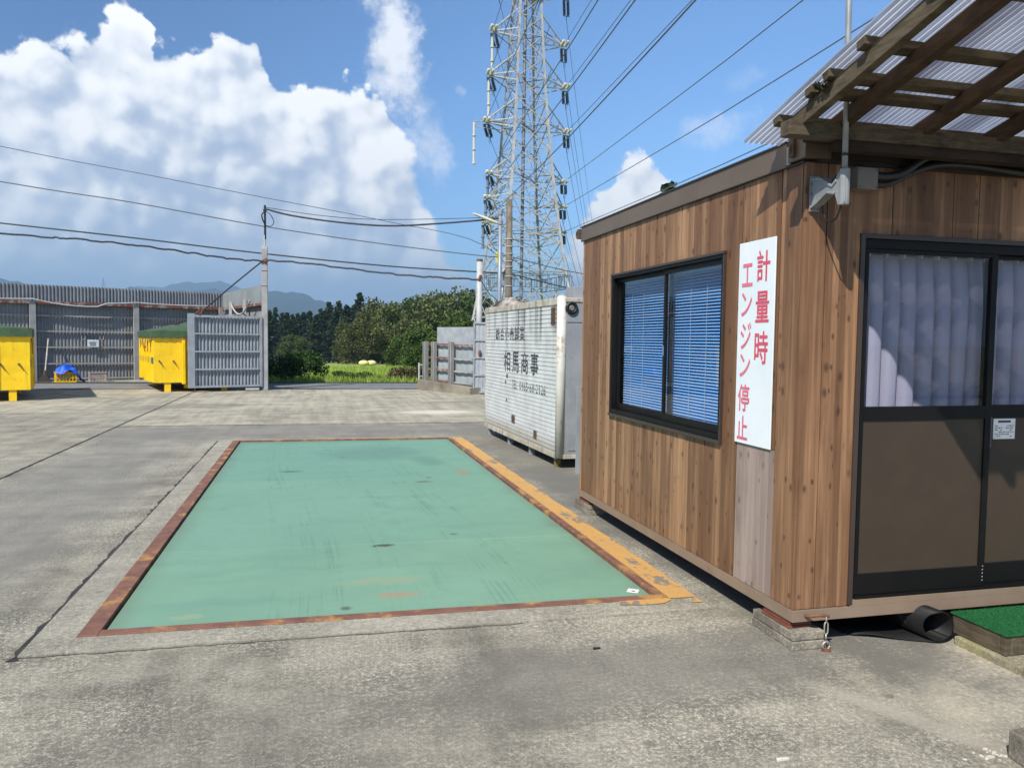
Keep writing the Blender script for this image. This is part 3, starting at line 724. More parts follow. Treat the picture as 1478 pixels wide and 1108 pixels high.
curtain(2.80, 3.69, 8, 'lilac pleated curtain in the left door leaf, partly in bright sun', .05)
curtain(3.694, 4.50, 7, 'lilac pleated curtain in the right door leaf, wholly in shade', .3)
# venetian blind behind the window
bl = empty('window_blind', (XW+.09, 5.28, 1.0)); tag(bl, 'blue venetian blind lowered behind the cabin window', 'blind')
m_slat = pm('blue_slat', S(136, 192, 244), S(126, 182, 238), 3, .35, 0, spec=.5)
mb = MB(); zc = 1.03
k = 0
while zc < 2.07:
    a = R(38); hw = .0125; t = .0006
    dx, dz = math.cos(a)*hw, math.sin(a)*hw; cx_ = XW+.095
    mb.add([(cx_-dx, 4.40, zc-dz), (cx_+dx, 4.40, zc+dz), (cx_+dx, 6.16, zc+dz), (cx_-dx, 6.16, zc-dz), (cx_-dx, 4.40, zc-dz-t), (cx_+dx, 4.40, zc+dz-t), (cx_+dx, 6.16, zc+dz-t), (cx_-dx, 6.16, zc-dz-t)],
           [(0, 1, 2, 3), (7, 6, 5, 4), (0, 3, 7, 4), (1, 5, 6, 2), (0, 4, 5, 1), (3, 2, 6, 7)])
    zc += .0212; k += 1
mb.build('slats', m_slat, bl)
m_cord = pm('cord_white', S(190, 205, 225), None, 5, .7)
for y_ in (4.72, 4.95, 5.75, 5.98): MB().box(XW+.0795, XW+.0805, y_, y_+.003, 1.02, 2.08).build('cord', m_cord, bl)
mb = MB(); mb.box(XW+.08, XW+.115, 4.395, 6.165, 2.078, 2.11); mb.build('head_rail', m_slat, bl)

# white sign with red characters
m_sign = pm('white_sign_sheet', S(236, 242, 243, .92), S(226, 234, 236, .92), 3, .4, spec=.4, dirt=S(214, 220, 222), dscale=2.5)
sg = MB().box(XW-.012, XW-.004, 3.797, 4.170, 1.016, 2.178).build('sign_board', m_sign, bevel=.0015)
tag(sg, 'tall white sign with two columns of red Japanese characters on the wood wall', 'sign')
m_red = pm('faded_red_vinyl', S(205, 62, 84), S(214, 92, 112), 3, .5)
m_pink = pm('more_faded_red_vinyl', S(214, 92, 116), S(222, 118, 138), 3, .5)
fnS = lambda x, y, d=0: (XW-.0132-d, 4.170-x, y)
glyphs([('計', .195, .325, 1.945, 2.115), ('量', .193, .325, 1.718, 1.888), ('時', .193, .325, 1.485, 1.665)], fnS, 'lettering', m_red, sg, .016)
glyphs([('エ', .040, .150, 1.925, 2.055), ('ン', .040, .150, 1.755, 1.89), ('ジ', .040, .150, 1.565, 1.715), ('ン', .040, .150, 1.405, 1.535),
        ('停', .030, .150, 1.205, 1.36), ('止', .030, .140, 1.04, 1.175)], fnS, 'lettering', m_pink, sg, .014)
# ------------------------------------------------------------------ lean-to canopy over the cabin door
def zsheet(y): return 2.661+.255*(3.788-y)
cano = empty('canopy', (2.2, 3.45, 0)); tag(cano, 'timber lean-to canopy with lilac corrugated plastic sheets rising over the cabin door', 'canopy')
def timber(name, c1, c2, cd):
    m, g, b = base_mat(name)
    co = g.objco(); x, y, z = g.xyz(co)
    inf = g.new('ShaderNodeObjectInfo'); off = g.m('MULTIPLY', inf.outputs['Random'], 11)
    n1 = g.noise(g.comb(g.m('ADD', x, off), g.m('ADD', y, off), z), 2.2, 5, .65)
    n2 = g.noise(g.comb(g.m('MULTIPLY', g.m('ADD', x, off), 9), g.m('MULTIPLY', y, 9), g.m('MULTIPLY', z, 60)), 1.0, 4, .6, .4)
    c = g.mix(g.mapr(g.m('ADD', g.m('MULTIPLY', n1, .5), g.m('MULTIPLY', n2, .5)), .35, .68), c2, c1)
    c = g.mix(g.m('MULTIPLY', g.mapr(g.noise(co, 7, 6, .7), .56, .72), .55), c, cd)
    g.put(b.inputs['Base Color'], c); b.inputs['Roughness'].default_value = .85; b.inputs['Specular IOR Level'].default_value = .2
    g.put(b.inputs['Normal'], g.bump(n2, .3, .004)); return m
M['timber_grey'] = timber('weathered_timber', S(104, 93, 76), S(66, 58, 46), S(44, 42, 34))
M['timber_brown'] = timber('brown_timber', S(78, 62, 48), S(54, 43, 34), S(36, 29, 24))
M['timber_dark'] = timber('dark_timber', S(62, 50, 41), S(44, 36, 30), S(30, 26, 23))
mb = MB(); mb.box(2.185, 5.6, 3.345, 3.425, 2.592, 2.664); mb.build('ledger', M['timber_grey'], cano, bevel=.003)
mb = MB(); mb.box(2.36, 5.6, 3.4255, 3.500, 2.600, 2.672); mb.box(2.46, 5.6, 3.36, 3.43, 2.545, 2.5915); mb.build('ledger_board', M['timber_dark'], cano, bevel=.003)
for i, x in enumerate((2.30, 2.51, 2.985, 3.43, 3.88, 4.33, 4.78)):
    y0, y1 = 3.44, 2.09
    wd = .046
    lo = .128; hi = .048
    mb = MB()
    mb.add([(x-wd, y0, zsheet(y0)-lo), (x, y0, zsheet(y0)-lo), (x, y1, zsheet(y1)-lo), (x-wd, y1, zsheet(y1)-lo), (x-wd, y0, zsheet(y0)-hi), (x, y0, zsheet(y0)-hi), (x, y1, zsheet(y1)-hi), (x-wd, y1, zsheet(y1)-hi)],
           [(3,2,1,0),(4,5,6,7),(0,1,5,4),(1,2,6,5),(2,3,7,6),(3,0,4,7)])
    o = mb.build('rafter', M['timber_grey'] if i == 0 else M['timber_brown'], cano, bevel=.003)
for y in (3.515, 3.255, 3.13, 2.90, 2.52, 2.13):
    mb = MB(); h0, h1 = .047, .011; d = .026
    mb.add([(2.215+.02*rnd.random(), y+d, zsheet(y+d)-h0), (5.5, y+d, zsheet(y+d)-h0), (5.5, y-d, zsheet(y-d)-h0), (2.215, y-d, zsheet(y-d)-h0),
            (2.215, y+d, zsheet(y+d)-h1), (5.5, y+d, zsheet(y+d)-h1), (5.5, y-d, zsheet(y-d)-h1), (2.215, y-d, zsheet(y-d)-h1)],
           [(0,1,2,3),(7,6,5,4),(4,5,1,0),(5,6,2,1),(6,7,3,2),(7,4,0,3)])
    mb.build('purlin', M['timber_grey'], cano, bevel=.002)
# corrugated translucent sheets, ribs running down the slope
m = bpy.data.materials.new('lilac_polycarbonate'); m.use_nodes = True; nt = m.node_tree
for n in list(nt.nodes): nt.nodes.remove(n)
g = G(nt); o_ = g.new('ShaderNodeOutputMaterial'); co = g.objco(); x, y, z = g.xyz(co)
lapd = g.m('FRACT', g.m('DIVIDE', g.m('ADD', x, .02), .60))
lap = g.m('MULTIPLY', g.mapr(lapd, .70, .74), g.mapr(lapd, .99, .95))
dirt = g.mapr(g.noise(g.comb(g.m('MULTIPLY', x, 14), g.m('MULTIPLY', y, 1.2), 0), 1.0, 6, .7), .45, .75)
dcol = g.mix(g.m('ADD', g.m('MULTIPLY', dirt, .5), g.m('MULTIPLY', lap, .45), clamp=True), S(250, 241, 232), S(136, 112, 108))
tr = g.new('ShaderNodeBsdfTransparent'); g.put(tr.inputs[0], dcol)
tl = g.new('ShaderNodeBsdfTranslucent'); g.put(tl.inputs[0], dcol)
df = g.new('ShaderNodeBsdfPrincipled'); g.put(df.inputs['Base Color'], g.mix(.4, dcol, S(110, 104, 118))); df.inputs['Roughness'].default_value = .35
m1 = g.new('ShaderNodeMixShader'); m1.inputs[0].default_value = .86; nt.links.new(tr.outputs[0], m1.inputs[1]); nt.links.new(tl.outputs[0], m1.inputs[2])
m2 = g.new('ShaderNodeMixShader'); m2.inputs[0].default_value = .20; nt.links.new(m1.outputs[0], m2.inputs[1]); nt.links.new(df.outputs[0], m2.inputs[2]); nt.links.new(m2.outputs[0], o_.inputs[0])
M['poly'] = m
mb = MB(); xs = []; pitch = .032
n = int((5.55-2.2)/pitch*8)
vs = []
for i in range(n+1):
    xx = 2.2+i*pitch/8; zz = .0085*math.cos(2*math.pi*(xx-2.2)/pitch)
    vs += [(xx, 3.79, zsheet(3.79)+zz), (xx, 2.05, zsheet(2.05)+zz)]
mb.add(vs, [(2*i, 2*i+1, 2*i+3, 2*i+2) for i in range(n)])
mb.build('corrugated_sheet', M['poly'], cano, smooth=True)
# moss and twigs caught between two purlin ends
m_moss = pm('dry_moss', S(86, 80, 56), S(60, 58, 40), 30, .95, 0, .5, 40)
mb = MB(); r = random.Random(4)
for k in range(150):
    p = Vector((2.235+.05*r.random(), 3.13+.16*r.random(), zsheet(3.2)-.02-.05*r.random())); d = Vector((r.uniform(-1, 1), r.uniform(-1, 1), r.uniform(-.8, .8))).normalized()*r.uniform(.015, .045)
    n_ = d.cross(Vector((0, 0, 1))).normalized()*.004
    mb.quad(p-n_, p+n_, p+d+n_, p+d-n_)
mo = mb.build('bird_nest', m_moss); tag(mo, 'small clump of moss and twigs wedged between purlin ends under the canopy', 'nest')

# antenna pole in its cast bracket on the cabin front
ap = empty('antenna_pole', (2.465, 3.31, 2.28)); tag(ap, 'thin galvanised pole clamped in a cast bracket at the cabin corner, rising through the canopy', 'pole')
MB().tube([(2.469, 3.31, 2.285), (2.460, 3.31, 3.0), (2.445, 3.31, 4.3)], .0135, 12).build('pole', M['zinc'], ap, smooth=True)
mb = MB()
mb.box(2.447, 2.500, YF-.016, YF-.0005, 2.272, 2.452)
prof = [(3.545, 2.285), (3.545, 2.44), (3.47, 2.425), (3.38, 2.375), (3.335, 2.43), (3.290, 2.44), (3.285, 2.275), (3.335, 2.27), (3.36, 2.325), (3.42, 2.34), (3.49, 2.305)]
mb.prism(prof, lambda u, v, t: (t, u, v), 2.452, 2.462); 
mb.tube([(2.469, 3.31, 2.268), (2.469, 3.31, 2.44)], .024, 14); mb.box(2.455, 2.483, 3.325, 3.345, 2.28, 2.43)
mb.prism([(3.545, 2.425), (3.545, 2.44), (3.47, 2.427), (3.38, 2.377), (3.35, 2.40), (3.345, 2.385), (3.38, 2.362), (3.47, 2.412)], lambda u, v, t: (t, u, v), 2.4455, 2.496)
mb.prism([(3.545, 2.285), (3.49, 2.305), (3.42, 2.34), (3.36, 2.325), (3.35, 2.335), (3.42, 2.352), (3.49, 2.318), (3.545, 2.30)], lambda u, v, t: (t, u, v), 2.4455, 2.496)
brk = mb.build('bracket', M['zinc'], ap, bevel=.003)
for z_ in (2.285, 2.31, 2.36, 2.41, 2.438):
    for x_ in (2.449, 2.490): MB().ball((x_, YF-.018, z_), .0045, .004, .0045, 8, 5).build('bolt', M['rust'], brk)
m_blk = pm('black_rubber', S(34, 33, 33), S(26, 26, 26), 6, .5, 0, .1, 40)
mb = MB()
mb.tube([(2.469, 3.325, 2.29), (2.462, 3.33, 2.25), (2.475, 3.37, 2.215), (2.49, 3.43, 2.205), (2.495, 3.48, 2.22), (2.50, 3.515, 2.27), (2.485, 3.50, 2.36), (2.482, 3.36, 2.44), (2.48, 3.335, 2.50)], .0045, 6)
mb.tube([(2.463, 3.3085, 2.5), (2.463, 3.3085, 2.512)], .0165, 12)
mb.build('cable', m_blk, ap, smooth=True)

# junction box and black conduits
jb = MB().box(2.680, 2.800, 3.487, YF-.0005, 2.392, 2.503).build('junction_box', pm('grey_plastic', S(124, 118, 112), S(112, 106, 100), 5, .55), bevel=.006)
tag(jb, 'small grey junction box on the wood wall beside the pole bracket', 'junction box')
for x_, z_ in ((2.692, 2.49), (2.788, 2.49), (2.692, 2.404), (2.788, 2.404)): MB().tube([(x_, 3.4872, z_), (x_, 3.485, z_)], .004, 8).build('screw', M['rust'], jb)
m_hose = pm('black_conduit', S(40, 39, 40), S(32, 31, 32), 8, .42, 0, .1, 80)
def smooth_path(pts, n=6):
    P = [Vector(p) for p in pts]; out = []
    for i in range(len(P)-1):
        a, b_, c_, d_ = P[max(i-1, 0)], P[i], P[i+1], P[min(i+2, len(P)-1)]
        for k in range(n):
            t = k/n
            out.append(.5*((2*b_)+(c_-a)*t+(2*a-5*b_+4*c_-d_)*t*t+(3*b_-a-3*c_+d_)*t**3))
    out.append(P[-1]); return out
h1 = MB().tube(smooth_path([(2.80, 3.515, 2.468), (2.87, 3.51, 2.468), (2.96, 3.50, 2.49), (3.06, 3.49, 2.56), (3.17, 3.48, 2.60), (3.30, 3.47, 2.605), (3.5, 3.47, 2.60), (3.9, 3.47, 2.585), (4.6, 3.47, 2.58)]), .021, 10).build('conduit', m_hose, smooth=True)
tag(h1, 'thick black conduit curving up from the junction box, the upper of two', 'conduit')
h2 = MB().tube(smooth_path([(2.80, 3.525, 2.425), (2.88, 3.52, 2.43), (2.97, 3.52, 2.47), (3.08, 3.515, 2.52), (3.2, 3.51, 2.55), (3.4, 3.505, 2.555), (3.8, 3.50, 2.535), (4.6, 3.50, 2.53)]), .017, 10).build('conduit', m_hose, smooth=True)
tag(h2, 'thinner black conduit running below the thick one under the fascia', 'conduit')

# ------------------------------------------------------------------ supports and small things round the cabin
def block(x0, x1, y0, y1, label, z1=.096):
    e = empty('concrete_block', ((x0+x1)/2, (y0+y1)/2, 0)); tag(e, label, 'block', 'concrete blocks carrying the cabin')
    for a, c_, ins in ((0.0, .046, 0), (.05, z1, .002)):
        mb = MB(); mb.box(x0+ins, x1-ins, y0+ins, y1-ins, a, c_); mb.build('block', M['footing'], e, bevel=.005)
    mb = MB(); mb.box(x0+.012, x1-.012, y0+.012, y1-.012, .0455, .0505); mb.build('mortar', M['footing'], e)
    return e
block(2.408, 2.60, 3.515, 3.905, 'stacked grey concrete block under the near corner of the cabin')
block(2.425, 2.62, 6.72, 7.11, 'concrete block under the far end of the cabin wall')
m_shim = timber('reddish_shim_wood', S(132, 84, 62), S(100, 62, 48), S(70, 44, 36))
def shims(x0, x1, y0, y1, label):
    e = empty('wood_shims', ((x0+x1)/2, (y0+y1)/2, .097)); tag(e, label, 'shims', 'wooden shims between blocks and cabin')
    for k in range(3):
        q = .006*((k*7) % 3); MB().box(x0+q, x1, y0+.004*k, y1-q, .0975+.0133*k, .0975+.0133*k+.0125).build('board', m_shim, e, bevel=.002)
shims(2.418, 2.56, 3.575, 3.83, 'reddish wood shims on the block under the near cabin corner')
shims(2.433, 2.56, 6.75, 7.0, 'reddish wood shims on the block at the far end of the cabin')
# turnbuckle anchor
tb = empty('turnbuckle_anchor', (2.588, 3.49, 0)); tag(tb, 'rusty turnbuckle chain tying the cabin base to a ring in the ground', 'anchor')
m_rz = pm('worn_zinc', S(186, 180, 172), S(140, 128, 116), 24, .5, .5, .2, 60)
mb = MB(); mb.tube(smooth_path([(2.50, 3.545, .172), (2.515, 3.515, .178), (2.55, 3.50, .186), (2.588, 3.495, .182), (2.605, 3.50, .175)]), .009, 8); mb.build('hook', M['rust'], tb, smooth=True)
mb = MB()
mb.tube([(2.588, 3.492, .182), (2.588, 3.49, .148)], .005, 8)
for s in (-.0095, .0095): mb.tube(smooth_path([(2.588, 3.49, .150), (2.588+s, 3.49, .140), (2.588+s, 3.49, .095), (2.588, 3.49, .085)]), .0038, 6)
mb.tube([(2.588, 3.49, .088), (2.588, 3.49, .05)], .005, 8); mb.build('turnbuckle', m_rz, tb, smooth=True)
mb = MB(); mb.tube([(2.588+.021*math.cos(t*.45), 3.485, .027+.021*math.sin(t*.45)) for t in range(15)], .0055, 6); mb.build('ring', m_rz, tb, smooth=True)
mb = MB(); mb.tube([(2.588, 3.485, .0), (2.588, 3.485, .012)], .024, 10); mb.build('anchor_bolt', M['rust'], tb)
# rolled rubber mat under the cabin
prof = []
for k in range(12): prof.append((-.40+.40*k/11, .008+.012*math.sin(k*.55)*(1-k/11)))
for k in range(1, 46):
    t = k/45*2*math.pi*1.12; rr = .083-.006*t/6.28; prof.append((rr*math.sin(t), .091-rr*math.cos(t)))
def roll_pt(u, v, t): return (3.255+u+(-.10*(t-3.40)), t+.03+(.20 if u < -.05 else .2*max(0, -u/.05))*(1 if t < 3.6 else 0)*min(1, max(0, (-u)/.4)), v)
mb = MB(); mb.strip(prof, roll_pt, 3.405, 3.7); mb.strip(prof, roll_pt, 3.7, 4.7)
rl = mb.build('rubber_mat_roll', pm('rubber_mat', S(26, 25, 25), S(20, 20, 19), 5, .55, 0, .15, 60, spec=.2, dirt=S(66, 63, 58), dscale=6, dlo=.55, dhi=.75), smooth=True, weld=True, solid=.007)
tag(rl, 'black rubber mat rolled up and lying under the cabin door', 'rolled mat')
# low kerb slab and step deck with artificial turf
struct(MB().box(3.325, 6.2, 2.55, 3.42, -.1, .046).build('kerb', concrete('mossy_concrete', S(118, 110, 92), S(164, 154, 128), S(198, 190, 166), .6, .2, marks=[(3.34, 3.3, .03, .12, 0, S(140, 136, 84), .4)]), bevel=.01, origin=(0, 0, 0)))
dk = empty('step_deck', (4.1, 3.28, .048)); tag(dk, 'low wooden step in front of the cabin door topped with green turf', 'step')
mb = MB(); mb.box(3.352, 3.387, 3.155, 3.46, .048, .148); mb.build('side_board', M['timber_grey'], dk, bevel=.004)
mb = MB(); mb.box(3.3875, 5.2, 3.12, 3.154, .048, .15); mb.build('front_board', M['timber_grey'], dk, bevel=.004)
MB().box(3.352, 3.387, 3.121, 3.1545, .048, .149).build('post', M['timber_grey'], dk, bevel=.004)
m_turf = pm('green_turf', S(18, 104, 48, .9), S(12, 80, 38, .9), 60, .9, 0, .8, 240, dirt=S(26, 122, 64), dscale=40, dlo=.5, dhi=.8)
tf = MB().box(3.345, 5.2, 3.112, 3.47, .1505, .157).build('turf', m_turf, dk)
mb = MB(); r = random.Random(9)
for k in range(9000):
    x_ = 3.345+(.9)*r.random()**1.2; y_ = 3.112+.355*r.random(); a = r.random()*6.28; l = .004
    dx, dy = math.cos(a)*.0014, math.sin(a)*.0014; tx, ty = r.uniform(-.004, .004), r.uniform(-.004, .004)
    mb.add([(x_-dx, y_-dy, .157), (x_+dx, y_+dy, .157), (x_+tx, y_+ty, .157+.007+.004*r.random())], [(0, 1, 2)])
mb.build('turf_pile', m_turf, dk, origin=(0, 0, 0))['kind'] = 'stuff'
# broken block at the right edge and crumbs
cb = MB().prism([(2.612, 2.31), (2.84, 2.29), (2.85, 2.40), (2.73, 2.385), (2.70, 2.41), (2.618, 2.405)], lambda u, v, t: (u, v, t), 0, .112).build('concrete_block', M['footing'], bevel=.006)
tag(cb, 'short broken concrete block lying loose on the yard away from the cabin', 'block')
m_chip = pm('pale_chips', S(214, 208, 196), S(188, 180, 164), 30, .9)
mb = MB(); r = random.Random(2)
for k in range(26):
    x_, y_ = 2.565+r.gauss(0, .035), 2.43+r.gauss(0, .02); s_ = .003+.006*r.random(); mb.prism([(x_+s_*math.cos(a+r.random()), y_+s_*.7*math.sin(a)) for a in (0, 1.2, 2.4, 3.6, 5)], lambda u, v, t: (u, v, t), .0, s_*.6)
st_ = mb.build('crumbs', m_chip); tag(st_, 'pale concrete crumbs beside the loose broken block', 'crumbs', kind='stuff')
for (x_, y_, a, l, lab, mt) in ((1.745, 2.58, .2, .030, 'thin white scrap of paper lying on the concrete at the bottom', m_chip), (1.42, 3.76, .5, .024, 'flat black scrap lying on the concrete before the yellow line', m_blk), (.44, 2.75, .9, .018, 'small dark pebble on the open concrete', m_blk)):
    ca, sa = math.cos(a)*l, math.sin(a)*l
    q = MB().prism([(x_-ca, y_-sa*.5), (x_+ca*.9, y_-sa*.2), (x_+ca, y_+sa*.6+.006), (x_-ca*.8, y_+sa*.4+.010)], lambda u, v, t: (u, v, t), .0, .006).build('scrap', mt); tag(q, lab, 'scrap')
# ------------------------------------------------------------------ white box container (old truck body used as a store)
BR = R(1.83)
bc = empty('storage_container', (2.922, 9.245, 0), BR); tag(bc, 'old white corrugated truck box with black Japanese lettering used as a store', 'container')
LL = 3.76; WW = 1.9; ZB, ZT = .125, 2.13
m, g, b = base_mat('dirty_white_aluminium')
co = g.objco(); x, y, z = g.xyz(co)
n1 = g.noise(g.comb(0, g.m('MULTIPLY', y, 6.5), g.m('MULTIPLY', z, .22)), 1.0, 5, .65); n2 = g.noise(co, 3.2, 6, .65); n3 = g.noise(co, 24, 5, .7)
col = g.mix(g.mapr(n2, .3, .75), S(214, 215, 212), S(190, 191, 188))
run = g.m('MULTIPLY', g.mapr(n1, .46, .66), g.mapr(g.m('ADD', z, g.m('MULTIPLY', g.m('SUBTRACT', n2, .5), .9)), 1.25, 2.0))
col = g.mix(g.m('MULTIPLY', run, .8), col, S(86, 78, 68))
low = g.m('MULTIPLY', g.mapr(g.m('ADD', z, g.m('MULTIPLY', g.m('SUBTRACT', n2, .5), .35)), .42, .16), .75)
col = g.mix(low, col, S(146, 134, 112))
col = g.mix(g.m('MULTIPLY', g.mapr(n3, .62, .72), .4), col, S(150, 140, 122))
ru = g.m('MULTIPLY', g.mapr(g.m('ABSOLUTE', g.m('SUBTRACT', y, .22)), .055, .01), g.mapr(z, 1.0, 1.85))
col = g.mix(g.m('MULTIPLY', ru, .4), col, S(176, 140, 84))
g.put(b.inputs['Base Color'], col); b.inputs['Roughness'].default_value = .5
M['boxwhite'] = m
m_rim = pm('dirty_rail', S(196, 190, 174), S(160, 150, 130), 5, .6, 0, .2, 30, dirt=S(104, 94, 80), dscale=5, dlo=.5, dhi=.72, dstretch=(1, 2, .4))
m_greyp = pm('grey_painted_steel', S(150, 153, 156), S(134, 137, 140), 3, .55, 0, .1, 20, dirt=S(118, 104, 92), dscale=4, dlo=.62, dhi=.75)
# corrugated long side facing the yard
pit = .0556; gr_ = .011
zs = []; zc = ZB+.075; cuts = []
prof = [(0, ZB+.07)]
while zc < ZT-.12:
    prof += [(0, zc), (.012, zc+.003), (.012, zc+gr_), (0, zc+gr_+.003)]; cuts.append((zc-.001, zc+gr_+.004)); zc += pit
prof.append((0, ZT-.09))
mb = MB(); mb.strip(prof, lambda u, v, t: (u, t, v), .10, LL-.05); mb.build('side_panel', M['boxwhite'], bc, local=True)
mb = MB()
mb.box(-.014, .03, .06, LL, ZT-.09, ZT); mb.box(0, WW-.06, LL-.05, LL, ZT-.08, ZT-.002); mb.box(.06, WW-.06, .002, .05, ZT-.055, ZT)
mb.build('top_rail', m_rim, bc, local=True, bevel=.008)
mb = MB(); mb.box(-.012, .03, .05, LL, ZB, ZB+.068); mb.box(.05, WW, .004, .05, ZB, ZB+.05); mb.build('bottom_rail', m_rim, bc, local=True, bevel=.004)
mb = MB(); mb.tube([(.045, .055, ZB+.01), (.045, .055, ZT+.015)], .06, 14); mb.tube([(.045, .055, ZT+.014), (.045, .055, ZT+.03)], [.058, .035], 14)
mb.build('corner_post', pm('white_enamel', S(206, 203, 192), S(190, 186, 174), 3, .45, dirt=S(140, 122, 96), dscale=6, dlo=.54, dhi=.75), bc, local=True, smooth=True)
mb = MB(); mb.box(-.006, .02, LL-.049, LL+.004, ZB+.05, ZT-.08); mb.build('rear_post', m_rim, bc, local=True)
mb = MB(); mb.box(.095, WW, .02, .04, ZB+.05, ZT-.055); mb.box(.10, .50, .012, .0195, ZT-.30, ZT-.06); mb.box(.14, WW, .013, .0195, ZB+.10, ZT-.32)
for k in range(14): mb.ball((.155, .012, ZB+.2+k*.11), .006, .004, .006, 6, 4)
mb.build('end_panel', m_greyp, bc, local=True)
mb = MB(); mb.box(.02, WW, .05, LL-.06, ZB+.03, ZT-.03); mb.build('inner_shell', m_greyp, bc, local=True)
mb = MB(); mb.box(.0, WW, .06, LL-.06, ZT-.0295, ZT-.012); mb.build('roof', m_rim, bc, local=True)
m_grille = pm('rusty_grille', S(112, 88, 68), S(84, 66, 54), 16, .8, dirt=S(60, 48, 42), dscale=12)
for (y0, y1, z0, z1) in ((.165, .31, 1.80, 2.02), (.86, .98, .275, .38), (1.93, 2.08, .375, .49)):
    mb = MB()
    zz = z0
    while zz < z1-.005: mb.box(-.012, .0-.001, y0, y1, zz, zz+.014); zz += .022
    mb.box(-.006, -.0012, y0, y1, z0, z1)
    mb.build('vent', m_grille, bc, local=True)
for (y0, z0, s_) in ((2.33, 1.02, .09), (2.42, .93, .07), (2.36, .66, .06)): MB().box(-.0032, -.0022, y0, y0+s_, z0, z0+s_*.7).build('patch', m_grille, bc, local=True)
mb = MB()
ri = [(math.cos(2*math.pi*k/18), math.sin(2*math.pi*k/18)) for k in range(19)]
mb.tube([(.155+.062*c1, -.004, 2.005+.062*s1) for c1, s1 in ri], .019, 8, False); lm = mb.build('marker_lamp', m_blk, bc, local=True, smooth=True)
mb = MB(); mb.tube([(.155, .012, 2.005), (.155, -.016, 2.005)], [.045, .03], 14); mb.build('lens', pm('grey_lens', S(150, 150, 152), S(110, 110, 112), 20, .3), lm, local=True)
m_foot = pm('yellowed_steel', S(140, 128, 66), S(86, 78, 52), 12, .7, dirt=S(56, 48, 42), dscale=9)
for (x_, y_) in ((.03, .16), (.03, 1.25), (.03, 2.35), (.03, LL-.2), (WW-.1, .16), (WW-.1, LL-.2)):
    mb = MB(); mb.box(x_, x_+.07, y_, y_+.06, 0, ZB); mb.build('foot', m_foot if y_ < .2 else m_greyp, bc, local=True)
def fnC(x, y, d=0):
    p = Vector((-.0014-d, 0, y)); p.y = LL-x; q = Matrix.Rotation(BR, 4, 'Z') @ p; return (q.x+2.922, q.y+9.245, q.z)
def row(txt, x0, x1, z0, z1, fill=.86):
    n = len(txt); w_ = (x1-x0)/n; return [(c, x0+i*w_+w_*(1-fill)/2, x0+i*w_+w_*(1+fill)/2, z0, z1) for i, c in enumerate(txt) if c != ' ']
m_ltr = pm('black_sign_paint', S(40, 40, 42), S(74, 74, 74), 9, .6, dirt=S(190, 190, 186), dscale=11, dlo=.70, dhi=.78)
y2x = lambda y: LL-(y-9.245)
items = row('総合小売卸業', y2x(12.34), y2x(10.72), 1.590, 1.790)+row('相馬商事', y2x(11.86), y2x(10.02), 1.125, 1.425, .74)
glyphs(items, fnC, 'lettering', m_ltr, bc, .016, cuts)
it = []; x_ = y2x(11.34); 
for tok, w_ in (('T', .085), ('E', .085), ('L', .085), (' ', .10), ('0', .10), ('4', .10), ('6', .10), ('5', .10), ('-', .07), ('6', .10), ('8', .10), ('-', .07), ('2', .10), ('1', .10), ('2', .10), ('6', .10)):
    if tok == '-': it.append((tok, x_+.015, x_+w_-.015, .935, .952))
    elif tok != ' ': it.append((tok, x_+.012+(.02 if tok == '1' else 0), x_+w_-.012-(.02 if tok == '1' else 0), .885, 1.005))
    x_ += w_*1.07
glyphs(it, fnC, 'lettering', m_ltr, bc, .012, cuts)
# things lying on its roof and beside it
rb_ = MB().box(3.16, 3.42, 9.42, 9.75, 2.122, 2.285).build('metal_box', m_greyp, bevel=.006); tag(rb_, 'small grey metal box standing on the white container roof by the cabin', 'box')
mb = MB(); r = random.Random(8); vs = []; nx, ny = 12, 9
for i in range(nx+1):
    for jx in range(ny+1):
        u = i/nx; v = jx/ny; e = math.sin(math.pi*u)**.5*math.sin(math.pi*v)**.5
        vs.append((2.83+.55*v, 11.6+1.35*u, 2.125+e*(.09+.07*r.random()+.08*math.exp(-((u-.8)/.2)**2))))
mb.add(vs, [(i*(ny+1)+k, i*(ny+1)+k+1, (i+1)*(ny+1)+k+1, (i+1)*(ny+1)+k) for i in range(nx) for k in range(ny)])
tp = mb.build('folded_tarp', pm('grey_brown_tarp', S(190, 182, 168), S(92, 72, 58), 5, .7, dirt=S(60, 46, 38), dscale=4, dlo=.5, dhi=.6), smooth=True); tag(tp, 'crumpled pale and brown sheet lying on the far end of the container roof', 'tarp')
ms = MB().box(3.03, 3.55, 8.86, 8.875, 0, 1.06).build('metal_sheet', m_greyp, bevel=.002); tag(ms, 'grey metal sheet standing between the white container and the cabin', 'sheet')
# ------------------------------------------------------------------ sheet metal fence at the back of the yard
m_gal = pm('weathered_galvanised_sheet', S(146, 149, 153, .85), S(122, 125, 129, .85), 1.6, .55, 0, 0, dirt=S(98, 92, 88), dscale=1.2, dlo=.56, dhi=.78, dstretch=(2, 2, .4))
m_gal2 = pm('weathered_galvanised_sheet_lower', S(156, 157, 156, .85), S(134, 134, 133, .85), 1.4, .6, 0, 0, dirt=S(128, 112, 94), dscale=1.0, dlo=.54, dhi=.78, dstretch=(2, 2, .3))
m_post = pm('galvanised_post', S(166, 165, 162, .9), S(146, 145, 143, .9), 3, .55, 0, 0, dirt=S(140, 128, 116), dscale=2, dlo=.6, dhi=.8)
m_rustrail = pm('rusty_rail', S(128, 74, 56), S(104, 70, 58), 5, .8, dirt=S(148, 142, 136), dscale=3, dlo=.5, dhi=.6)
m_gate = pm('galvanised_gate', S(166, 171, 175, .92), S(145, 150, 155, .92), 4, .5, 0, 0, dirt=S(154, 120, 92), dscale=1.6, dlo=.62, dhi=.8, dstretch=(3, 3, .25))
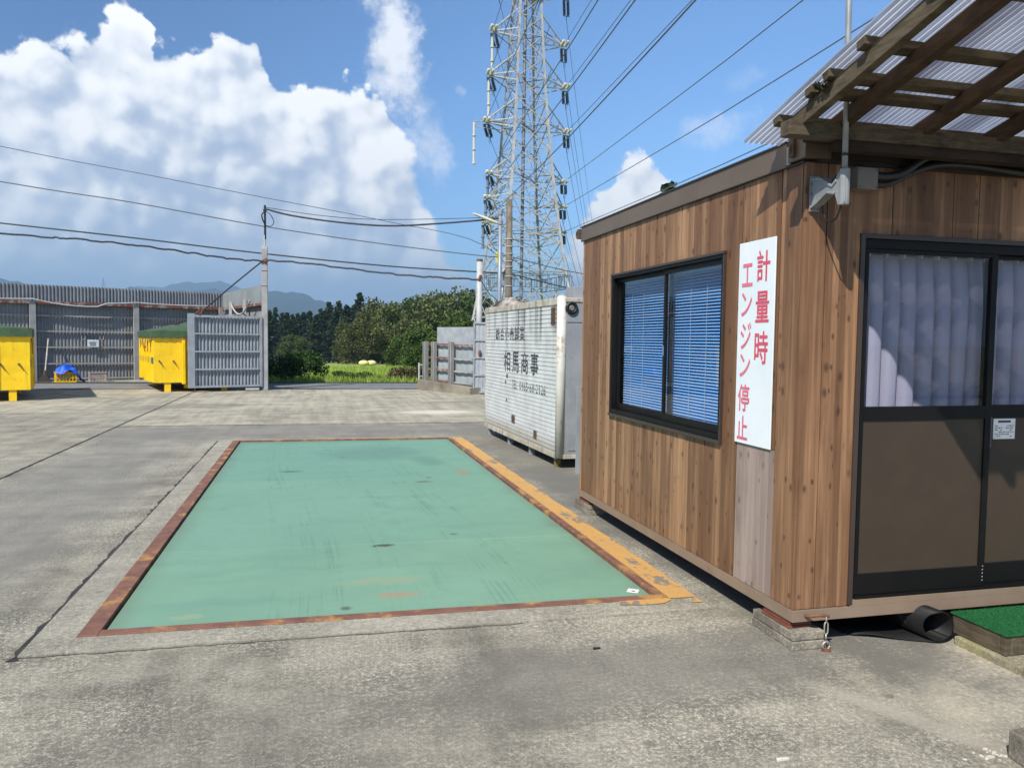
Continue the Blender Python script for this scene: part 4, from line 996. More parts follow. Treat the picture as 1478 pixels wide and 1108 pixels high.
m_pvc = pm('white_pvc', S(184, 184, 182), S(160, 158, 152), 4, .55, dirt=S(140, 104, 80), dscale=3, dlo=.58, dhi=.75)
def corr(mb, a, b, z0, z1, pitch=.11, amp=.03, off=0.0, nrm_=None):
    a = Vector(a); b = Vector(b); d = (b-a); L = d.length; d /= L; n = Vector((d.y, -d.x))
    pr = []; u = 0
    while u < L:
        pr += [(u, 0), (u+pitch*.32, 0), (u+pitch*.5, -amp), (u+pitch*.82, -amp)]; u += pitch
    pr = [p for p in pr if p[0] <= L]
    mb.strip(pr, lambda q, w_, t: (a.x+d.x*q+n.x*(w_+off), a.y+d.y*q+n.y*(w_+off), t), z0, z1)
def at_line(a, b, s, off=0.0):
    a = Vector(a); b = Vector(b); d = (b-a).normalized(); n = Vector((d.y, -d.x)); p = a+d*s+n*off; return p
def rail_(mb, a, b, z, h, w_, off):
    p = at_line(a, b, 0, off); q = at_line(a, b, (Vector(b)-Vector(a)).length, off); mb.bar((p.x, p.y, z), (q.x, q.y, z), w_, h)
FA, FC = (-18.3, 24.78), (-3.42, 32.14)
FL = (Vector(FC)-Vector(FA)).length
f1 = empty('metal_fence', (-10.9, 28.46, 0)); tag(f1, 'tall grey corrugated sheet fence with posts and rails behind the yellow skips', 'fence')
mb = MB(); corr(mb, FA, FC, 2.58, 3.25, .108, .045, .03); mb.build('upper_sheet', m_gal, f1)
mb = MB(); corr(mb, FA, FC, .03, 2.64, .108, .03, -.05); mb.build('lower_sheet', m_gal2, f1)
for z_ in (2.22, 1.70, 1.16, .60, .09):
    mb = MB(); rail_(mb, FA, FC, z_, .055, .05, .0); mb.build('rail', m_post, f1)
mb = MB(); rail_(mb, FA, FC, 2.66, .10, .06, .06); mb.build('red_rail', m_rustrail, f1)
dFA = (Vector(FC)-Vector(FA)).normalized()
def s_of(x): return (x-FA[0])/dFA.x
POSTX = [-17.9, -15.0, -12.1, -9.16, -6.28, -3.55]
for x_ in POSTX:
    p = at_line(FA, FC, s_of(x_), .09); mb = MB(); q = dFA*.09; n_ = Vector((dFA.y, -dFA.x))*.09
    w_ = .10
    mb.bar((p.x, p.y, 0), (p.x, p.y, 2.70), .175, .14, (dFA.y, -dFA.x, 0)); mb.build('post', m_post, f1)
mb = MB(); pts = []
for i in range(len(POSTX)-1):
    s0, s1 = s_of(POSTX[i]), s_of(POSTX[i+1])
    for k in range(10):
        t = k/10; sag = (.20 if i == 3 else .04)*(4*t*(1-t))*(1 if t < .62 or i != 3 else .4)
        p = at_line(FA, FC, s0+(s1-s0)*t, .19); pts.append((p.x, p.y, 2.76-sag))
mb.tube(pts, .028, 6); mb.build('cable_duct', m_pvc, f1, smooth=True)
# side return of the fence up to the gate post
SA, SB = (-3.42, 32.12), (-1.62, 26.2)
f2 = empty('metal_fence', (-2.5, 29.2, 0)); tag(f2, 'paler short sheet fence returning from the corner towards the tall gate post', 'fence')
mb = MB(); corr(mb, SA, SB, 2.62, 3.25, .108, .03, .03); mb.build('upper_sheet', pm('pale_sheet', S(158, 164, 164, .8), S(140, 146, 146, .8), 2, .5, .2), f2)
mb = MB(); corr(mb, SA, SB, .03, 2.66, .108, .03, -.05); mb.build('lower_sheet', m_gal2, f2)
for z_ in (2.2, 1.2, .2): mb = MB(); rail_(mb, SA, SB, z_, .055, .05, .0); mb.build('rail', m_post, f2)
mb = MB(); rail_(mb, SA, SB, 2.64, .09, .06, .05); mb.build('red_rail', m_rustrail, f2)
LS = (Vector(SB)-Vector(SA)).length
for s_ in (1.9, 4.2):
    p = at_line(SA, SB, s_, .13); mb = MB(); mb.box(p.x-.05, p.x+.05, p.y-.05, p.y+.05, 0, 2.85); mb.build('post', m_pvc, f2)
mb = MB(); P_ = []
for k in range(13):
    t = k/12; p = at_line(SA, SB, 2.3+3.0*t, .2); P_.append((p.x, p.y, 2.78-.42*4*t*(1-t)))
mb.tube(P_, .03, 6); mb.build('cable_duct', m_pvc, f2, smooth=True)
# notice with small bracket lights on the fence
nt_ = empty('fence_notice', (-7.6, 29.92, 1.15)); tag(nt_, 'small white notice with two wire brackets hung on the back fence above the crates', 'notice')
p = at_line(FA, FC, s_of(-7.52), .06)
def fpt(x, off): q = at_line(FA, FC, s_of(x), off); return (q.x, q.y)
a_, c_ = fpt(-7.70, .075), fpt(-7.38, .075)
mb = MB(); mb.add([(*a_, 1.18), (*c_, 1.17), (*c_, 1.42), (*a_, 1.43)], [(0, 1, 2, 3)]); mb.build('board', m_sign, nt_)
mb = MB(); r = random.Random(11)
for k in range(5):
    z_ = 1.215+.032*k; a1, c1 = fpt(-7.67+.05*r.random(), .080), fpt(-7.5+.09*r.random(), .080); mb.add([(*a1, z_), (*c1, z_-.002), (*c1, z_+.010), (*a1, z_+.012)], [(0, 1, 2, 3)])
mb.build('lettering', m_ink, nt_)
for x0 in (-7.86, -7.34):
    mb = MB(); q0, q1 = fpt(x0, .08), fpt(x0+.1, .08); mb.tube([(*q0, 1.55), (*q0, 1.44), (*q1, 1.44), (*q1, 1.55)], .012, 6); mb.build('bracket', m_pvc, nt_)

# ------------------------------------------------------------------ left gate leaf and gate post
GA, GB = Vector((-3.50, 23.80)), Vector((-1.56, 24.58))
gl = empty('gate_leaf', (-2.5, 24.2, 0)); tag(gl, 'light grey corrugated gate leaf standing open in front of the right yellow skip', 'gate')
gL = (GB-GA).length
mb = MB(); corr(mb, GA, GB, .16, 2.17, .0985, .055, -.008); mb.build('sheet', m_gate, gl)
mb = MB()
p = at_line(GA, GB, .08, .03); mb.bar((p.x, p.y, .12), (p.x, p.y, 2.24), .18, .05, (.37, -.92, 0))
p = at_line(GA, GB, gL-.03, .03); mb.bar((p.x, p.y, .12), (p.x, p.y, 2.20), .07, .05, (.37, -.92, 0))
for z_, h in ((.15, .06), (.65, .045), (1.16, .045), (1.67, .045), (2.17, .06)):
    a = at_line(GA, GB, .17, .03); c = at_line(GA, GB, gL-.07, .03); mb.bar((a.x, a.y, z_), (c.x, c.y, z_), .05, h)
mb.build('gate_frame', m_gate, gl)
mb = MB(); p = at_line(GA, GB, .17, .03); mb.tube([(p.x, p.y, .14), (p.x, p.y, 0)], .014, 6); mb.build('drop_bolt', M['rust'], gl)
p = at_line(GA, GB, .3, .04); mb = MB(); mb.bar((p.x, p.y, 2.19), (p.x+.10, p.y+.04, 2.38), .05, .05); mb.bar((p.x-.12, p.y-.04, 2.2), (p.x+.02, p.y, 2.36), .04, .04); mb.build('stay_lug', M['rust'], gl)
mb = MB(); mb.box(-2.0, -1.62, 24.3, 24.5, .03, .075); mb.build('track_shoe', m_pvc, gl)
gp = empty('gate_post', (-1.465, 24.66, 0)); tag(gp, 'tall square galvanised gate post carrying a cable mast beside the open gate leaf', 'post')
MB().box(-1.55, -1.38, 24.58, 24.75, 0, 4.20).build('post', m_post, gp, bevel=.01)
MB().box(-1.553, -1.377, 24.577, 24.753, 4.20, 4.30).build('cap', m_pvc, gp, bevel=.006)
mb = MB(); mb.tube([(-1.455, 24.60, 4.30), (-1.455, 24.60, 4.62)], .028, 8); mb.build('mast_foot', m_pvc, gp)
mb = MB(); mb.tube([(-1.44, 24.6, 4.5), (-1.445, 24.6, 5.50)], .032, 8); mb.box(-1.50, -1.39, 24.58, 24.63, 5.33, 5.37); mb.build('mast', m_blk, gp)
mb = MB(); mb.tube(smooth_path([(-1.47, 24.57, 5.3), (-1.53, 24.55, 5.2), (-1.50, 24.55, 5.05), (-1.45, 24.56, 4.95)]), .02, 6); mb.tube(smooth_path([(-1.42, 24.57, 5.33), (-1.27, 24.55, 5.2), (-1.19, 24.55, 5.0), (-1.28, 24.55, 4.88), (-1.41, 24.56, 4.9)]), .012, 6); mb.build('cable', m_blk, gp, smooth=True)
for z_ in (3.55, 3.1):
    MB().box(-1.552, -1.378, 24.5785, 24.7515, z_, z_+.02).build('band', M['rust'] if z_ > 4 else m_blk, gp)
mb = MB(); mb.ball((-1.43, 24.56, 3.86), .07, .05, .08, 8, 6); mb.build('clamp', M['rust'], gp)

# ------------------------------------------------------------------ yellow roll-off skips
m, g, b = base_mat('yellow_skip_paint')
co = g.objco(); n1 = g.noise(co, 1.2, 5, .6); n2 = g.noise(co, 7, 6, .7)
c = g.mix(g.mapr(n1, .3, .7), S(250, 208, 22), S(242, 194, 14)); c = g.mix(g.m('MULTIPLY', g.mapr(n2, .60, .70), .75), c, S(134, 88, 36)); c = g.mix(g.m('MULTIPLY', g.mapr(g.noise(g.scale(co, 5, 5, .5), 1.6, 5, .65), .52, .75), .45), c, S(176, 132, 40))
g.put(b.inputs['Base Color'], c); b.inputs['Roughness'].default_value = .42; g.put(b.inputs['Normal'], g.bump(g.noise(co, 1.6, 3, .5), .6, .06))
M['skip'] = m
m_tarp = pm('green_tarp', S(72, 98, 62, .9), S(58, 80, 52, .9), 3, .75, 0, .35, 9, bdist=.04)
m_band = pm('teal_stripe', S(50, 112, 104), S(40, 96, 90), 5, .5)
UA = Vector((.958, .287)); UV = Vector((-.287, .958)); SRZ = math.atan2(UA.y, UA.x)
W2 = 1.14; SL = 3.7
def skip_proto(loc, label):
    e = empty('skip', (*loc, 0), SRZ); tag(e, label, 'skip', 'yellow skips under green tarpaulins')
    z0, z1 = .26, 1.56
    mb = MB(); t = .05
    mb.box(-W2, -.40, 0, t, z0, z1); mb.box(.40, W2, 0, t, z0, z1); mb.box(-.31, .31, .02, .06, z0, z1-.05)
    mb.box(-W2, W2, SL-t, SL, z0, z1); mb.box(-W2, -W2+t, t, SL-t, z0, z1); mb.box(W2-t, W2, t, SL-t, z0, z1); mb.box(-W2+t, W2-t, t+.02, SL-t, z0, z0+t)
    mb.box(-W2-.02, W2+.02, -.02, t, z1-.075, z1); mb.box(-W2-.03, -W2+t, t, SL, z1-.07, z1-.001); mb.box(W2-t, W2+.03, t, SL, z1-.07, z1-.001)
    mb.build('body', M['skip'], e, local=True, bevel=.008)
    for s in (-1, 1):
        mb = MB(); x0, x1 = sorted((s*.31, s*.40)); mb.box(x0, x1, -.09, .06, z0-.04, z1-.08); mb.build('rib', M['skip'], e, local=True, bevel=.008)
        for yy in (.25, SL-.5):
            mb = MB(); mb.box(s*.77-.08, s*.77+.08, yy-.22, yy-.02, 0, z0); mb.build('leg', M['skip'], e, local=True, bevel=.006)
        for k in range(5):
            mb = MB(); yy = .55+k*.68; x0, x1 = sorted((s*W2, s*(W2+.055))); mb.box(x0, x1, yy, yy+.09, z0, z1-.07); mb.build('side_rib', M['skip'], e, local=True)
        mb = MB(); x0, x1 = sorted((s*(W2+.001), s*(W2+.008))); 
        for k in range(5): mb.box(x0, x1, .02 if k == 0 else .65+(k-1)*.68, .54+k*.68 if k else .54, .80, .98)
        mb.build('stripe', m_band, e, local=True)
        mb = MB()
        for k in range(9):
            yy = .12+k*.40; mb.tube([(s*(W2+.03), yy, 1.50), (s*(W2+.045), yy+.05, 1.36), (s*(W2+.04), yy+.16, 1.12+.1*(k % 2)), (s*(W2+.035), yy+.3, 1.47)], .008, 5)
        mb.build('rope', m_blk, e, local=True)
        for q in (.58, .95):
            mb = MB(); mb.tube([(s*q-.04, -.03, .87), (s*q+.06, -.035, .72)], .012, 6); mb.ball((s*q-.045, -.02, .88), .026, .03, .026, 8, 5); mb.build('hook', m_grille, e, local=True)
    mb = MB(); mb.box(-.22, .22, -.05, .02, 1.22, 1.33); mb.prism([(.02, 0), (.02, .13), (-.10, .02)], lambda u, v, t: (t, u, 1.2+v), -.2, .2); mb.build('lift_bracket', M['skip'], e, local=True)
    mb = MB(); mb.tube([(-.3, .3, .16), (.3, .3, .16)], .09, 10); mb.build('roller', M['skip'], e, local=True)
    return e
c1 = Vector((-6.60, 21.0)); l1 = c1-UA*(W2+.02)
c2 = Vector((-4.44, 23.85)); l2 = c2+UA*(W2+.02)
sk1 = skip_proto((l1.x, l1.y), 'yellow skip at the left edge of the yard, its dark rope-hung side showing')
sk2 = copy_tree(sk1); sk2.location = (l2.x, l2.y, 0); sk2['label'] = 'yellow skip half hidden behind the open corrugated gate leaf'
def tarp(loc, label, peak, seed):
    r = random.Random(seed); mb = MB(); nx, ny = 26, 34; vs = []
    for i in range(nx+1):
        for k in range(ny+1):
            u = -1.09+2.18*i/nx; v = -.03+1.06*k/ny
            x = max(-1, min(1, u))*(W2+.05); y = -.06+(SL+.09)*max(0, min(1, v))
            ov = max(0, abs(u)-1)/.09; ov2 = max(0, -v/.03, (v-1)/.03); o_ = max(ov, ov2)
            c = (1-min(1, abs(u)))*(1-abs(2*max(0, min(1, v))-1)**3)
            tent = peak*max(0, 1-abs(u))**.9*(1-abs(2*max(0, min(1, v))-1)**4)
            z = 1.735+tent-.04*math.sin(i*1.3)*c-.02*math.sin(k*.9+i)*c
            if o_ > 0: z = 1.735-.20*min(1, o_)+.02*math.sin(3*i+k*2.0)
            vs.append((x, y, z))
    mb.add(vs, [(i*(ny+1)+k, i*(ny+1)+k+1, (i+1)*(ny+1)+k+1, (i+1)*(ny+1)+k) for i in range(nx) for k in range(ny)])
    t = mb.build('tarpaulin', m_tarp, local=True, smooth=True, solid=.012); t.location = (*loc, 0); t.rotation_euler = (0, 0, SRZ)
    md = t.modifiers.new('edge', 'EDGE_SPLIT'); md.split_angle = R(50)
    tag(t, label, 'tarpaulin', 'green tarpaulins over the skips'); return t
tarp((l1.x, l1.y), 'dark green tarpaulin over the skip at the left edge of the yard', .10, 1)
tarp((l2.x, l2.y), 'green tarpaulin peaked like a tent over the skip behind the gate leaf', .23, 2)

# crates, blue sheet, broom
def crate(loc, rz, L, W, H, mat, label):
    e = empty('crate', (*loc, 0), rz); tag(e, label, 'crate', 'plastic crates by the back fence')
    mb = MB()
    mb.box(-L/2, L/2, -W/2, W/2, 0, .02)
    for (x0, x1, y0, y1, n, ax) in ((-L/2, L/2, -W/2, -W/2+.02, 6, 0), (-L/2, L/2, W/2-.02, W/2, 6, 0), (-L/2, -L/2+.02, -W/2+.02, W/2-.02, 4, 1), (L/2-.02, L/2, -W/2+.02, W/2-.02, 4, 1)):
        mb.box(x0, x1, y0, y1, .02, .06); mb.box(x0, x1, y0, y1, H-.05, H); mb.box(x0, x1, y0, y1, H*.45, H*.45+.025); mb.box(x0, x1, y0, y1, H*.68, H*.68+.02)
        for k in range(n+1):
            if ax == 0: q = x0+(x1-x0-.03)*k/n; mb.box(q, q+.03, y0+.001, y1-.001, .06, H-.05)
            else: q = y0+(y1-y0-.03)*k/n; mb.box(x0+.001, x1-.001, q, q+.03, .06, H-.05)
    mb.build('basket', mat, e, local=True)
    mb = MB(); mb.box(-L/2-.015, L/2+.015, -W/2-.015, W/2+.015, H-.001, H+.02) if False else [mb.box(-L/2-.015, L/2+.015, s*W/2-.018, s*W/2+.018, H-.02, H+.008) for s in (-1, 1)]
    mb.build('rim', mat, e, local=True); return e
m_cy = pm('yellow_crate_plastic', S(240, 196, 40), S(222, 176, 30), 6, .5)
m_cg = pm('grey_crate_plastic', S(176, 164, 156), S(150, 140, 132), 8, .6)
crate((-8.10, 28.98), R(22), .60, .46, .34, m_cy, 'yellow plastic crate half covered by a blue sheet at the back fence')
crate((-7.22, 29.38), R(22), .52, .40, .31, m_cg, 'pinkish grey plastic crate alone at the foot of the back fence')
mb = MB(); r = random.Random(21); nx, ny = 22, 18; vs = []
for i in range(nx+1):
    for k in range(ny+1):
        u = i/nx*2-1; v = k/ny*2-1
        rr = math.sqrt(u*u+v*v); h = .36+.25*math.exp(-((u+.25)/.55)**2-(v/.7)**2)
        drop = max(0, u-.35)**1.1*.75+max(0, rr-.95)*.3
        h = max(.03, h-drop)+.035*math.sin(7*u+3*v)+.03*math.sin(5*v-8*u)+.012*r.random()
        vs.append((u*.44+.10, v*.30, max(.02, h)))
mb.add(vs, [(i*(ny+1)+k, i*(ny+1)+k+1, (i+1)*(ny+1)+k+1, (i+1)*(ny+1)+k) for i in range(nx) for k in range(ny)])
bt = mb.build('blue_sheet', pm('blue_tarp', S(32, 96, 214), S(20, 72, 176), 6, .5, 0, .3, 20, bdist=.03), local=True, smooth=True); bt.location = (-8.06, 28.99, 0); bt.rotation_euler = (0, 0, R(22)); tag(bt, 'crumpled bright blue plastic sheet heaped over the yellow crate', 'plastic sheet')
br = empty('broom', (-8.72, 29.05, 0)); tag(br, 'broom with a pale stick leaning against the back fence by the left skip', 'broom')
MB().tube([(-8.72, 29.02, .30), (-8.70, 29.36, 1.45)], .024, 8).build('handle', pm('pale_stick', S(196, 190, 176), S(170, 160, 146), 6, .6), br)
MB().tube([(-8.72, 29.00, .40), (-8.721, 28.98, .26)], .032, 8).build('ferrule', M['rust'], br)
MB().prism([(-.06, .27), (.06, .27), (.20, .02), (-.20, .02)], lambda u, v, t: (-8.72+u, 28.98+t, v), -.05, .05).build('bristles', pm('dark_bristles', S(72, 62, 54), S(52, 46, 42), 40, .95), br)

# ------------------------------------------------------------------ right hand wall, posts and gate sheet
RA, RB = Vector((3.66, 24.12)), Vector((4.50, 22.55))
fw = empty('boundary_wall', (4.0, 23.4, 0)); tag(fw, 'sheet metal boundary wall with rusty rails on a concrete footing right of the entrance', 'wall')
dR = (RB-RA).normalized(); nR = Vector((dR.y, -dR.x))   # towards the yard side
if nR.x > 0: nR = -nR
def rp(s, o, z): p = RA+dR*s+nR*o; return (p.x, p.y, z)
mb = MB(); corr(mb, (RA.x, RA.y), (RB.x+.02, RB.y-.03), 1.44, 1.965, .09, .02, 0); mb.build('upper_sheet', m_gate, fw)
mb = MB(); corr(mb, (RA.x+.02, RA.y), (RB.x+.02, RB.y), .30, 1.47, .3, .012, 0); mb.build('lower_sheet', pm('pale_panel', S(156, 164, 166), S(138, 146, 148), 2, .55), fw)
for z_, mt in ((1.44, m_rustrail), (1.03, m_rustrail), (.66, m_rustrail), (.32, m_rustrail)):
    mb = MB(); mb.bar(rp(-.45, .06, z_), rp(.95, .06, z_), .05, .05); mb.build('rail', mt, fw)
    mb = MB(); mb.bar(rp(.97, .06, z_-.02), rp(1.80, .06, z_-.02), .05, .05); mb.build('rail', mt if z_ > 1.3 else m_post, fw)
for s_ in (-.42, .02, .88):
    mb = MB()
    for o_ in (-.055, .055): p = RA+dR*(s_+o_)+nR*.13; mb.bar((p.x, p.y, .25), (p.x, p.y, 1.52), .016, .13, (nR.x, nR.y, 0))
    p = RA+dR*s_+nR*.13; mb.bar((p.x, p.y, .25), (p.x, p.y, 1.519), .10, .012, (nR.x, nR.y, 0)); mb.build('post', m_post, fw)
mb = MB(); q = [rp(-.62, .30, 0), rp(-.62, -.28, 0), rp(1.95, -.20, 0), rp(1.95, .26, 0)]; z1 = (.33, .33, .20, .20)
mb.add([(x_, y_, -.3) for x_, y_, _ in q]+[(x_, y_, z_) for (x_, y_, _), z_ in zip(q, z1)], [(3,2,1,0),(4,5,6,7),(0,1,5,4),(1,2,6,5),(2,3,7,6),(3,0,4,7)])
mb.build('footing', M['footing'], fw, bevel=.01)
mb = MB(); p = rp(-.66, .2, 0); mb.tube([(p[0], p[1], .3), (p[0], p[1], .85)], .03, 8); mb.tube([(p[0], p[1], .42), (p[0]+.25, p[1], .42)], .02, 6); mb.tube([(p[0], p[1], .78), (p[0]+.25, p[1], .78)], .02, 6); mb.build('pipe_stub', m_pvc, fw)
gs = empty('gate_leaf', (4.95, 22.45, 0)); tag(gs, 'plain grey sheet gate leaf folded back behind the white container', 'gate')
mb = MB(); corr(mb, (4.485, 22.52), (5.75, 22.2), .06, 2.10, .12, .008, 0); mb.build('sheet', m_gate, gs)
mb = MB()
for z_ in (.06, .56, 1.07, 1.58, 2.08): mb.bar((4.485, 22.50, z_), (5.75, 22.18, z_), .03, .045)
mb.bar((4.50, 22.5, .05), (4.50, 22.5, 2.11), .04, .04); mb.build('gate_frame', m_gate, gs)
mb = MB(); mb.ball((4.66, 22.42, 1.20), .05, .04, .10, 8, 6); mb.build('latch', M['rust'], gs)
rpz = empty('gate_post', (4.72, 22.85, 0)); tag(rpz, 'round pale gate post with a rusty top between sheet gate and white container', 'post')
MB().tube([(4.72, 22.85, 0), (4.72, 22.85, 3.94)], .088, 14).build('post', m_pvc, rpz, smooth=True)
mb = MB(); mb.tube([(4.72, 22.85, 3.90), (4.72, 22.85, 3.97)], .091, 14); mb.tube([(4.68, 22.77, 3.34), (4.74, 22.77, 3.50)], .04, 8); mb.build('cap', M['rust'], rpz)
mb = MB(); mb.tube(smooth_path([(4.74, 22.76, 3.35), (4.95, 22.7, 3.0), (5.2, 22.6, 2.75), (5.4, 22.5, 2.4)]), .014, 6); mb.build('cable', m_blk, rpz, smooth=True)
# ------------------------------------------------------------------ poles and wires
lp = empty('street_lamp', (5.60, 24.0, 0)); tag(lp, 'slim steel lamp pole with a long flat lamp head left of the concrete pole', 'street lamp')
m_steel = pm('lamp_pole_steel', S(150, 158, 168, .9), S(136, 144, 154, .9), 3, .5, .3)
MB().tube([(5.60, 24, 0), (5.60, 24, 5.50)], [.075, .062], 12).build('pole', m_steel, lp, smooth=True)
mb = MB(); mb.tube([(5.60, 24, 5.47), (5.60, 24, 5.60)], .08, 10); mb.tube([(5.60, 24, 5.18), (5.60, 24, 5.30)], .085, 10); mb.build('collar', m_steel, lp)
mb = MB(); d = Vector((-1, -.05, .33)).normalized(); q0 = Vector((5.56, 24, 5.20)); vs = []
for k in range(11):
    t = k/10; p = q0+d*(t*.90); w_ = .085*math.sin(math.pi*min(1, .12+t*.82))**.6; h = .05*math.sin(math.pi*min(1, .15+t*.82))**.6
    for i in range(10):
        a = 2*math.pi*i/10; vs.append((p.x+.3*h*math.sin(a), p.y+w_*math.cos(a), p.z+h*math.sin(a)))
mb.add(vs, [(k*10+i, k*10+(i+1) % 10, (k+1)*10+(i+1) % 10, (k+1)*10+i) for k in range(10) for i in range(10)]+[tuple(range(10)), tuple(range(100, 110))])
mb.build('lamp_head', pm('cream_lamp_shell', S(226, 222, 200), S(206, 202, 184), 5, .4), lp, smooth=True)
cp = empty('utility_pole', (6.88, 28, 0)); tag(cp, 'dark brown concrete utility pole with pale bands behind the container', 'utility pole')
MB().tube([(6.90, 28, -.1), (6.86, 28, 6.70)], [.145, .115], 14).build('pole', pm('aged_concrete_pole', S(118, 106, 92), S(92, 82, 72), 3, .85, 0, .2, 30, dirt=S(146, 138, 126), dscale=2, dstretch=(2, 2, .4)), cp, smooth=True)
mb = MB()
for z_ in (3.1, 3.55, 3.9, 4.25, 4.45, 4.72, 4.98, 5.25): mb.tube([(6.88, 28, z_), (6.88, 28, z_+.035)], .15, 12)
mb.build('band', m_pvc, cp)
# overhead cables of the yard
m_wire = pm('cable_black', S(58, 60, 66), S(50, 52, 58), 5, .6)
m_wire2 = pm('cable_grey', S(98, 104, 116), S(90, 96, 108), 5, .6)
def wire(pts, r, label, name='cable', mat=None, n=5, grp='cables across the entrance', cat='cable'):
    o = MB().tube(smooth_path(pts, n), r, 5).build(name, mat or m_wire, smooth=True, origin=pts[0]); tag(o, label, cat, grp); return o
def wavy(pts, amp, seed):
    P = smooth_path(pts, 14); r = random.Random(seed); return [(p.x, p.y, p.z+amp*(r.random()-.5)+amp*.6*math.sin(i*.9)) for i, p in enumerate(P)]
a = MB(); a.tube(wavy([(-16, 22.0, 4.52), (-8.06, 23.5, 4.232), (-6.41, 23.6, 4.18), (-4.7, 23.9, 4.09), (-3.45, 24.2, 3.97), (-2.36, 24.4, 3.87), (-1.47, 24.56, 3.85), (-1.38, 24.56, 3.873), (-.1, 24.2, 3.785), (1.9, 23.7, 3.55), (3.28, 23.2, 3.43), (4.70, 22.8, 3.375)], .022, 3), .028, 6)
a = a.build('cable', m_wire, smooth=True); tag(a, 'thick spliced black cable strung low from gate post to gate post', 'cable', 'cables across the entrance')
wire([(-30, 38, 7.6), (-12.3, 36, 6.048), (-7.46, 36, 5.678), (-2.19, 36, 5.22), (3.2, 36, 4.867), (7.7, 36, 4.735), (10.0, 40, 5.02), (14.56, 42, 4.43), (24, 46, 3.9)], .032, 'black cable running just above the thick spliced cable, behind the gate post')
wire([(-30, 40, 10.6), (-13.67, 40, 8.385), (-8.26, 40, 7.76), (-2.43, 40, 6.93), (3.55, 40, 6.302), (8.83, 40, 5.90), (10.4, 42, 6.137), (15.6, 45, 5.632), (25, 48, 5.2)], .027, 'thin dark wire crossing behind the middle of the gate post mast', mat=m_wire2)
wire([(-32, 46, 14.0), (-15.68, 46, 11.196), (-9.14, 46, 10.24), (-2.78, 46, 9.315), (4.08, 46, 8.315), (9.81, 46, 7.163), (16.0, 60, 5.5)], .021, 'faint thin grey wire, the uppermost over the yard on the left', mat=m_wire2)
wire([(-1.45, 24.6, 5.40), (-.70, 24.5, 5.222), (.71, 24.3, 5.057), (2.147, 24.2, 5.008), (3.61, 24.1, 5.126), (5.56, 24, 5.36)], .028, 'black sagging cable from the gate post mast to the lamp pole')
wire([(-1.45, 24.62, 5.443), (.31, 24.4, 5.237), (2.146, 24.2, 5.195), (5.56, 24, 5.40)], .010, 'thin messenger wire just above the sagging cable to the lamp pole')
wire([(-1.50, 24.6, 3.869), (-2.4, 25.75, 3.25), (-3.36, 27.0, 2.56), (-3.9, 27.7, 2.2)], .022, 'slanting stay cable from the gate post down behind the gate leaf')

# ------------------------------------------------------------------ lattice power tower
TX, TY, TZ = 15.9, 60.0, terr(60)
TRZ = R(7)
m_tow = pm('galvanised_tower_steel', S(182, 181, 179), S(152, 152, 150), 2, .55, 0)
m_tow2 = pm('tower_dark_steel', S(120, 126, 134), S(100, 106, 114), 2, .6, .2)
pt = empty('power_tower', (TX, TY, 0), TRZ); tag(pt, 'tall steel lattice power tower with cross arms and insulators behind the cabin', 'pylon')
HW = [(-.9, 3.75), (5.1, 2.80), (9, 2.24), (13.4, 1.74), (19.7, 1.24), (24.9, .97), (27.8, .84), (40, .45)]
def hw(z):
    for (a, wa), (b_, wb) in zip(HW[:-1], HW[1:]):
        if z <= b_: return wa+(wb-wa)*(z-a)/(b_-a)
    return HW[-1][1]
LV = [-.9, 3.4, 6.9, 9.2, 10.2, 12.3, 14.3, 16.3, 18.2, 19.9, 21.6, 23.2, 24.9, 26.3, 27.8, 29.4, 31.0, 33, 35, 37.5, 40]
cn = ((-1, -1), (1, -1), (1, 1), (-1, 1))
for sx, sy in cn:
    mb = MB()
    for a, b_ in zip(LV[:-1], LV[1:]): mb.bar((sx*hw(a), sy*hw(a), a), (sx*hw(b_), sy*hw(b_), b_), .17 if b_ < 20 else .14)
    mb.build('leg', m_tow, pt, local=True)
for fi in range(4):
    (ax, ay), (bx, by) = cn[fi], cn[(fi+1) % 4]
    mb = MB()
    for a, b_ in zip(LV[:-1], LV[1:]):
        wa, wb = hw(a), hw(b_); t = .068 if b_ < 20 else .056
        mb.bar((ax*wa, ay*wa, a), (bx*wb, by*wb, b_), t); mb.bar((bx*wa, by*wa, a), (ax*wb, ay*wb, b_), t)
        mb.bar((ax*wb, ay*wb, b_), (bx*wb, by*wb, b_), t)
        if b_ < 17:
            wm = (wa+wb)/2; zm = (a+b_)/2
            mb.bar((ax*wm, ay*wm, zm), ((ax+bx)/2*wm, (ay+by)/2*wm, zm), .04); mb.bar((bx*wm, by*wm, zm), ((ax+bx)/2*wm, (ay+by)/2*wm, zm), .04)
            wq = wa*.75+wb*.25; zq = a*.75+b_*.25
            if b_ < 10: mb.bar((ax*wm, ay*wm, zm), ((ax*.5+bx*.5)*wa, (ay*.5+by*.5)*wa, a), .04); mb.bar((bx*wm, by*wm, zm), ((ax*.5+bx*.5)*wa, (ay*.5+by*.5)*wa, a), .04)
    mb.build('bracing', m_tow, pt, local=True)
mb = MB()
for z_ in LV[2:16:2]:
    w_ = hw(z_); mb = MB(); mb.bar((-w_, -w_, z_), (w_, w_, z_), .05); mb.bar((w_, -w_, z_), (-w_, w_, z_), .05); mb.build('plan_bracing', m_tow2, pt, local=True)
mb = MB(); mb.tube([(-.1, .2, 0), (-.05, .1, 33)], .13, 6); mb.build('cable_riser', m_tow2, pt, local=True)
mb = MB()
for s in (-.22, .22): mb.bar((.75+s, -.2, 2), (.45+s, -.2, 26), .045)
for k in range(60): mb.bar((.53+.22-.005*k, -.2, 2+.4*k), (.97+.0-.005*k, -.2, 2+.4*k), .03)
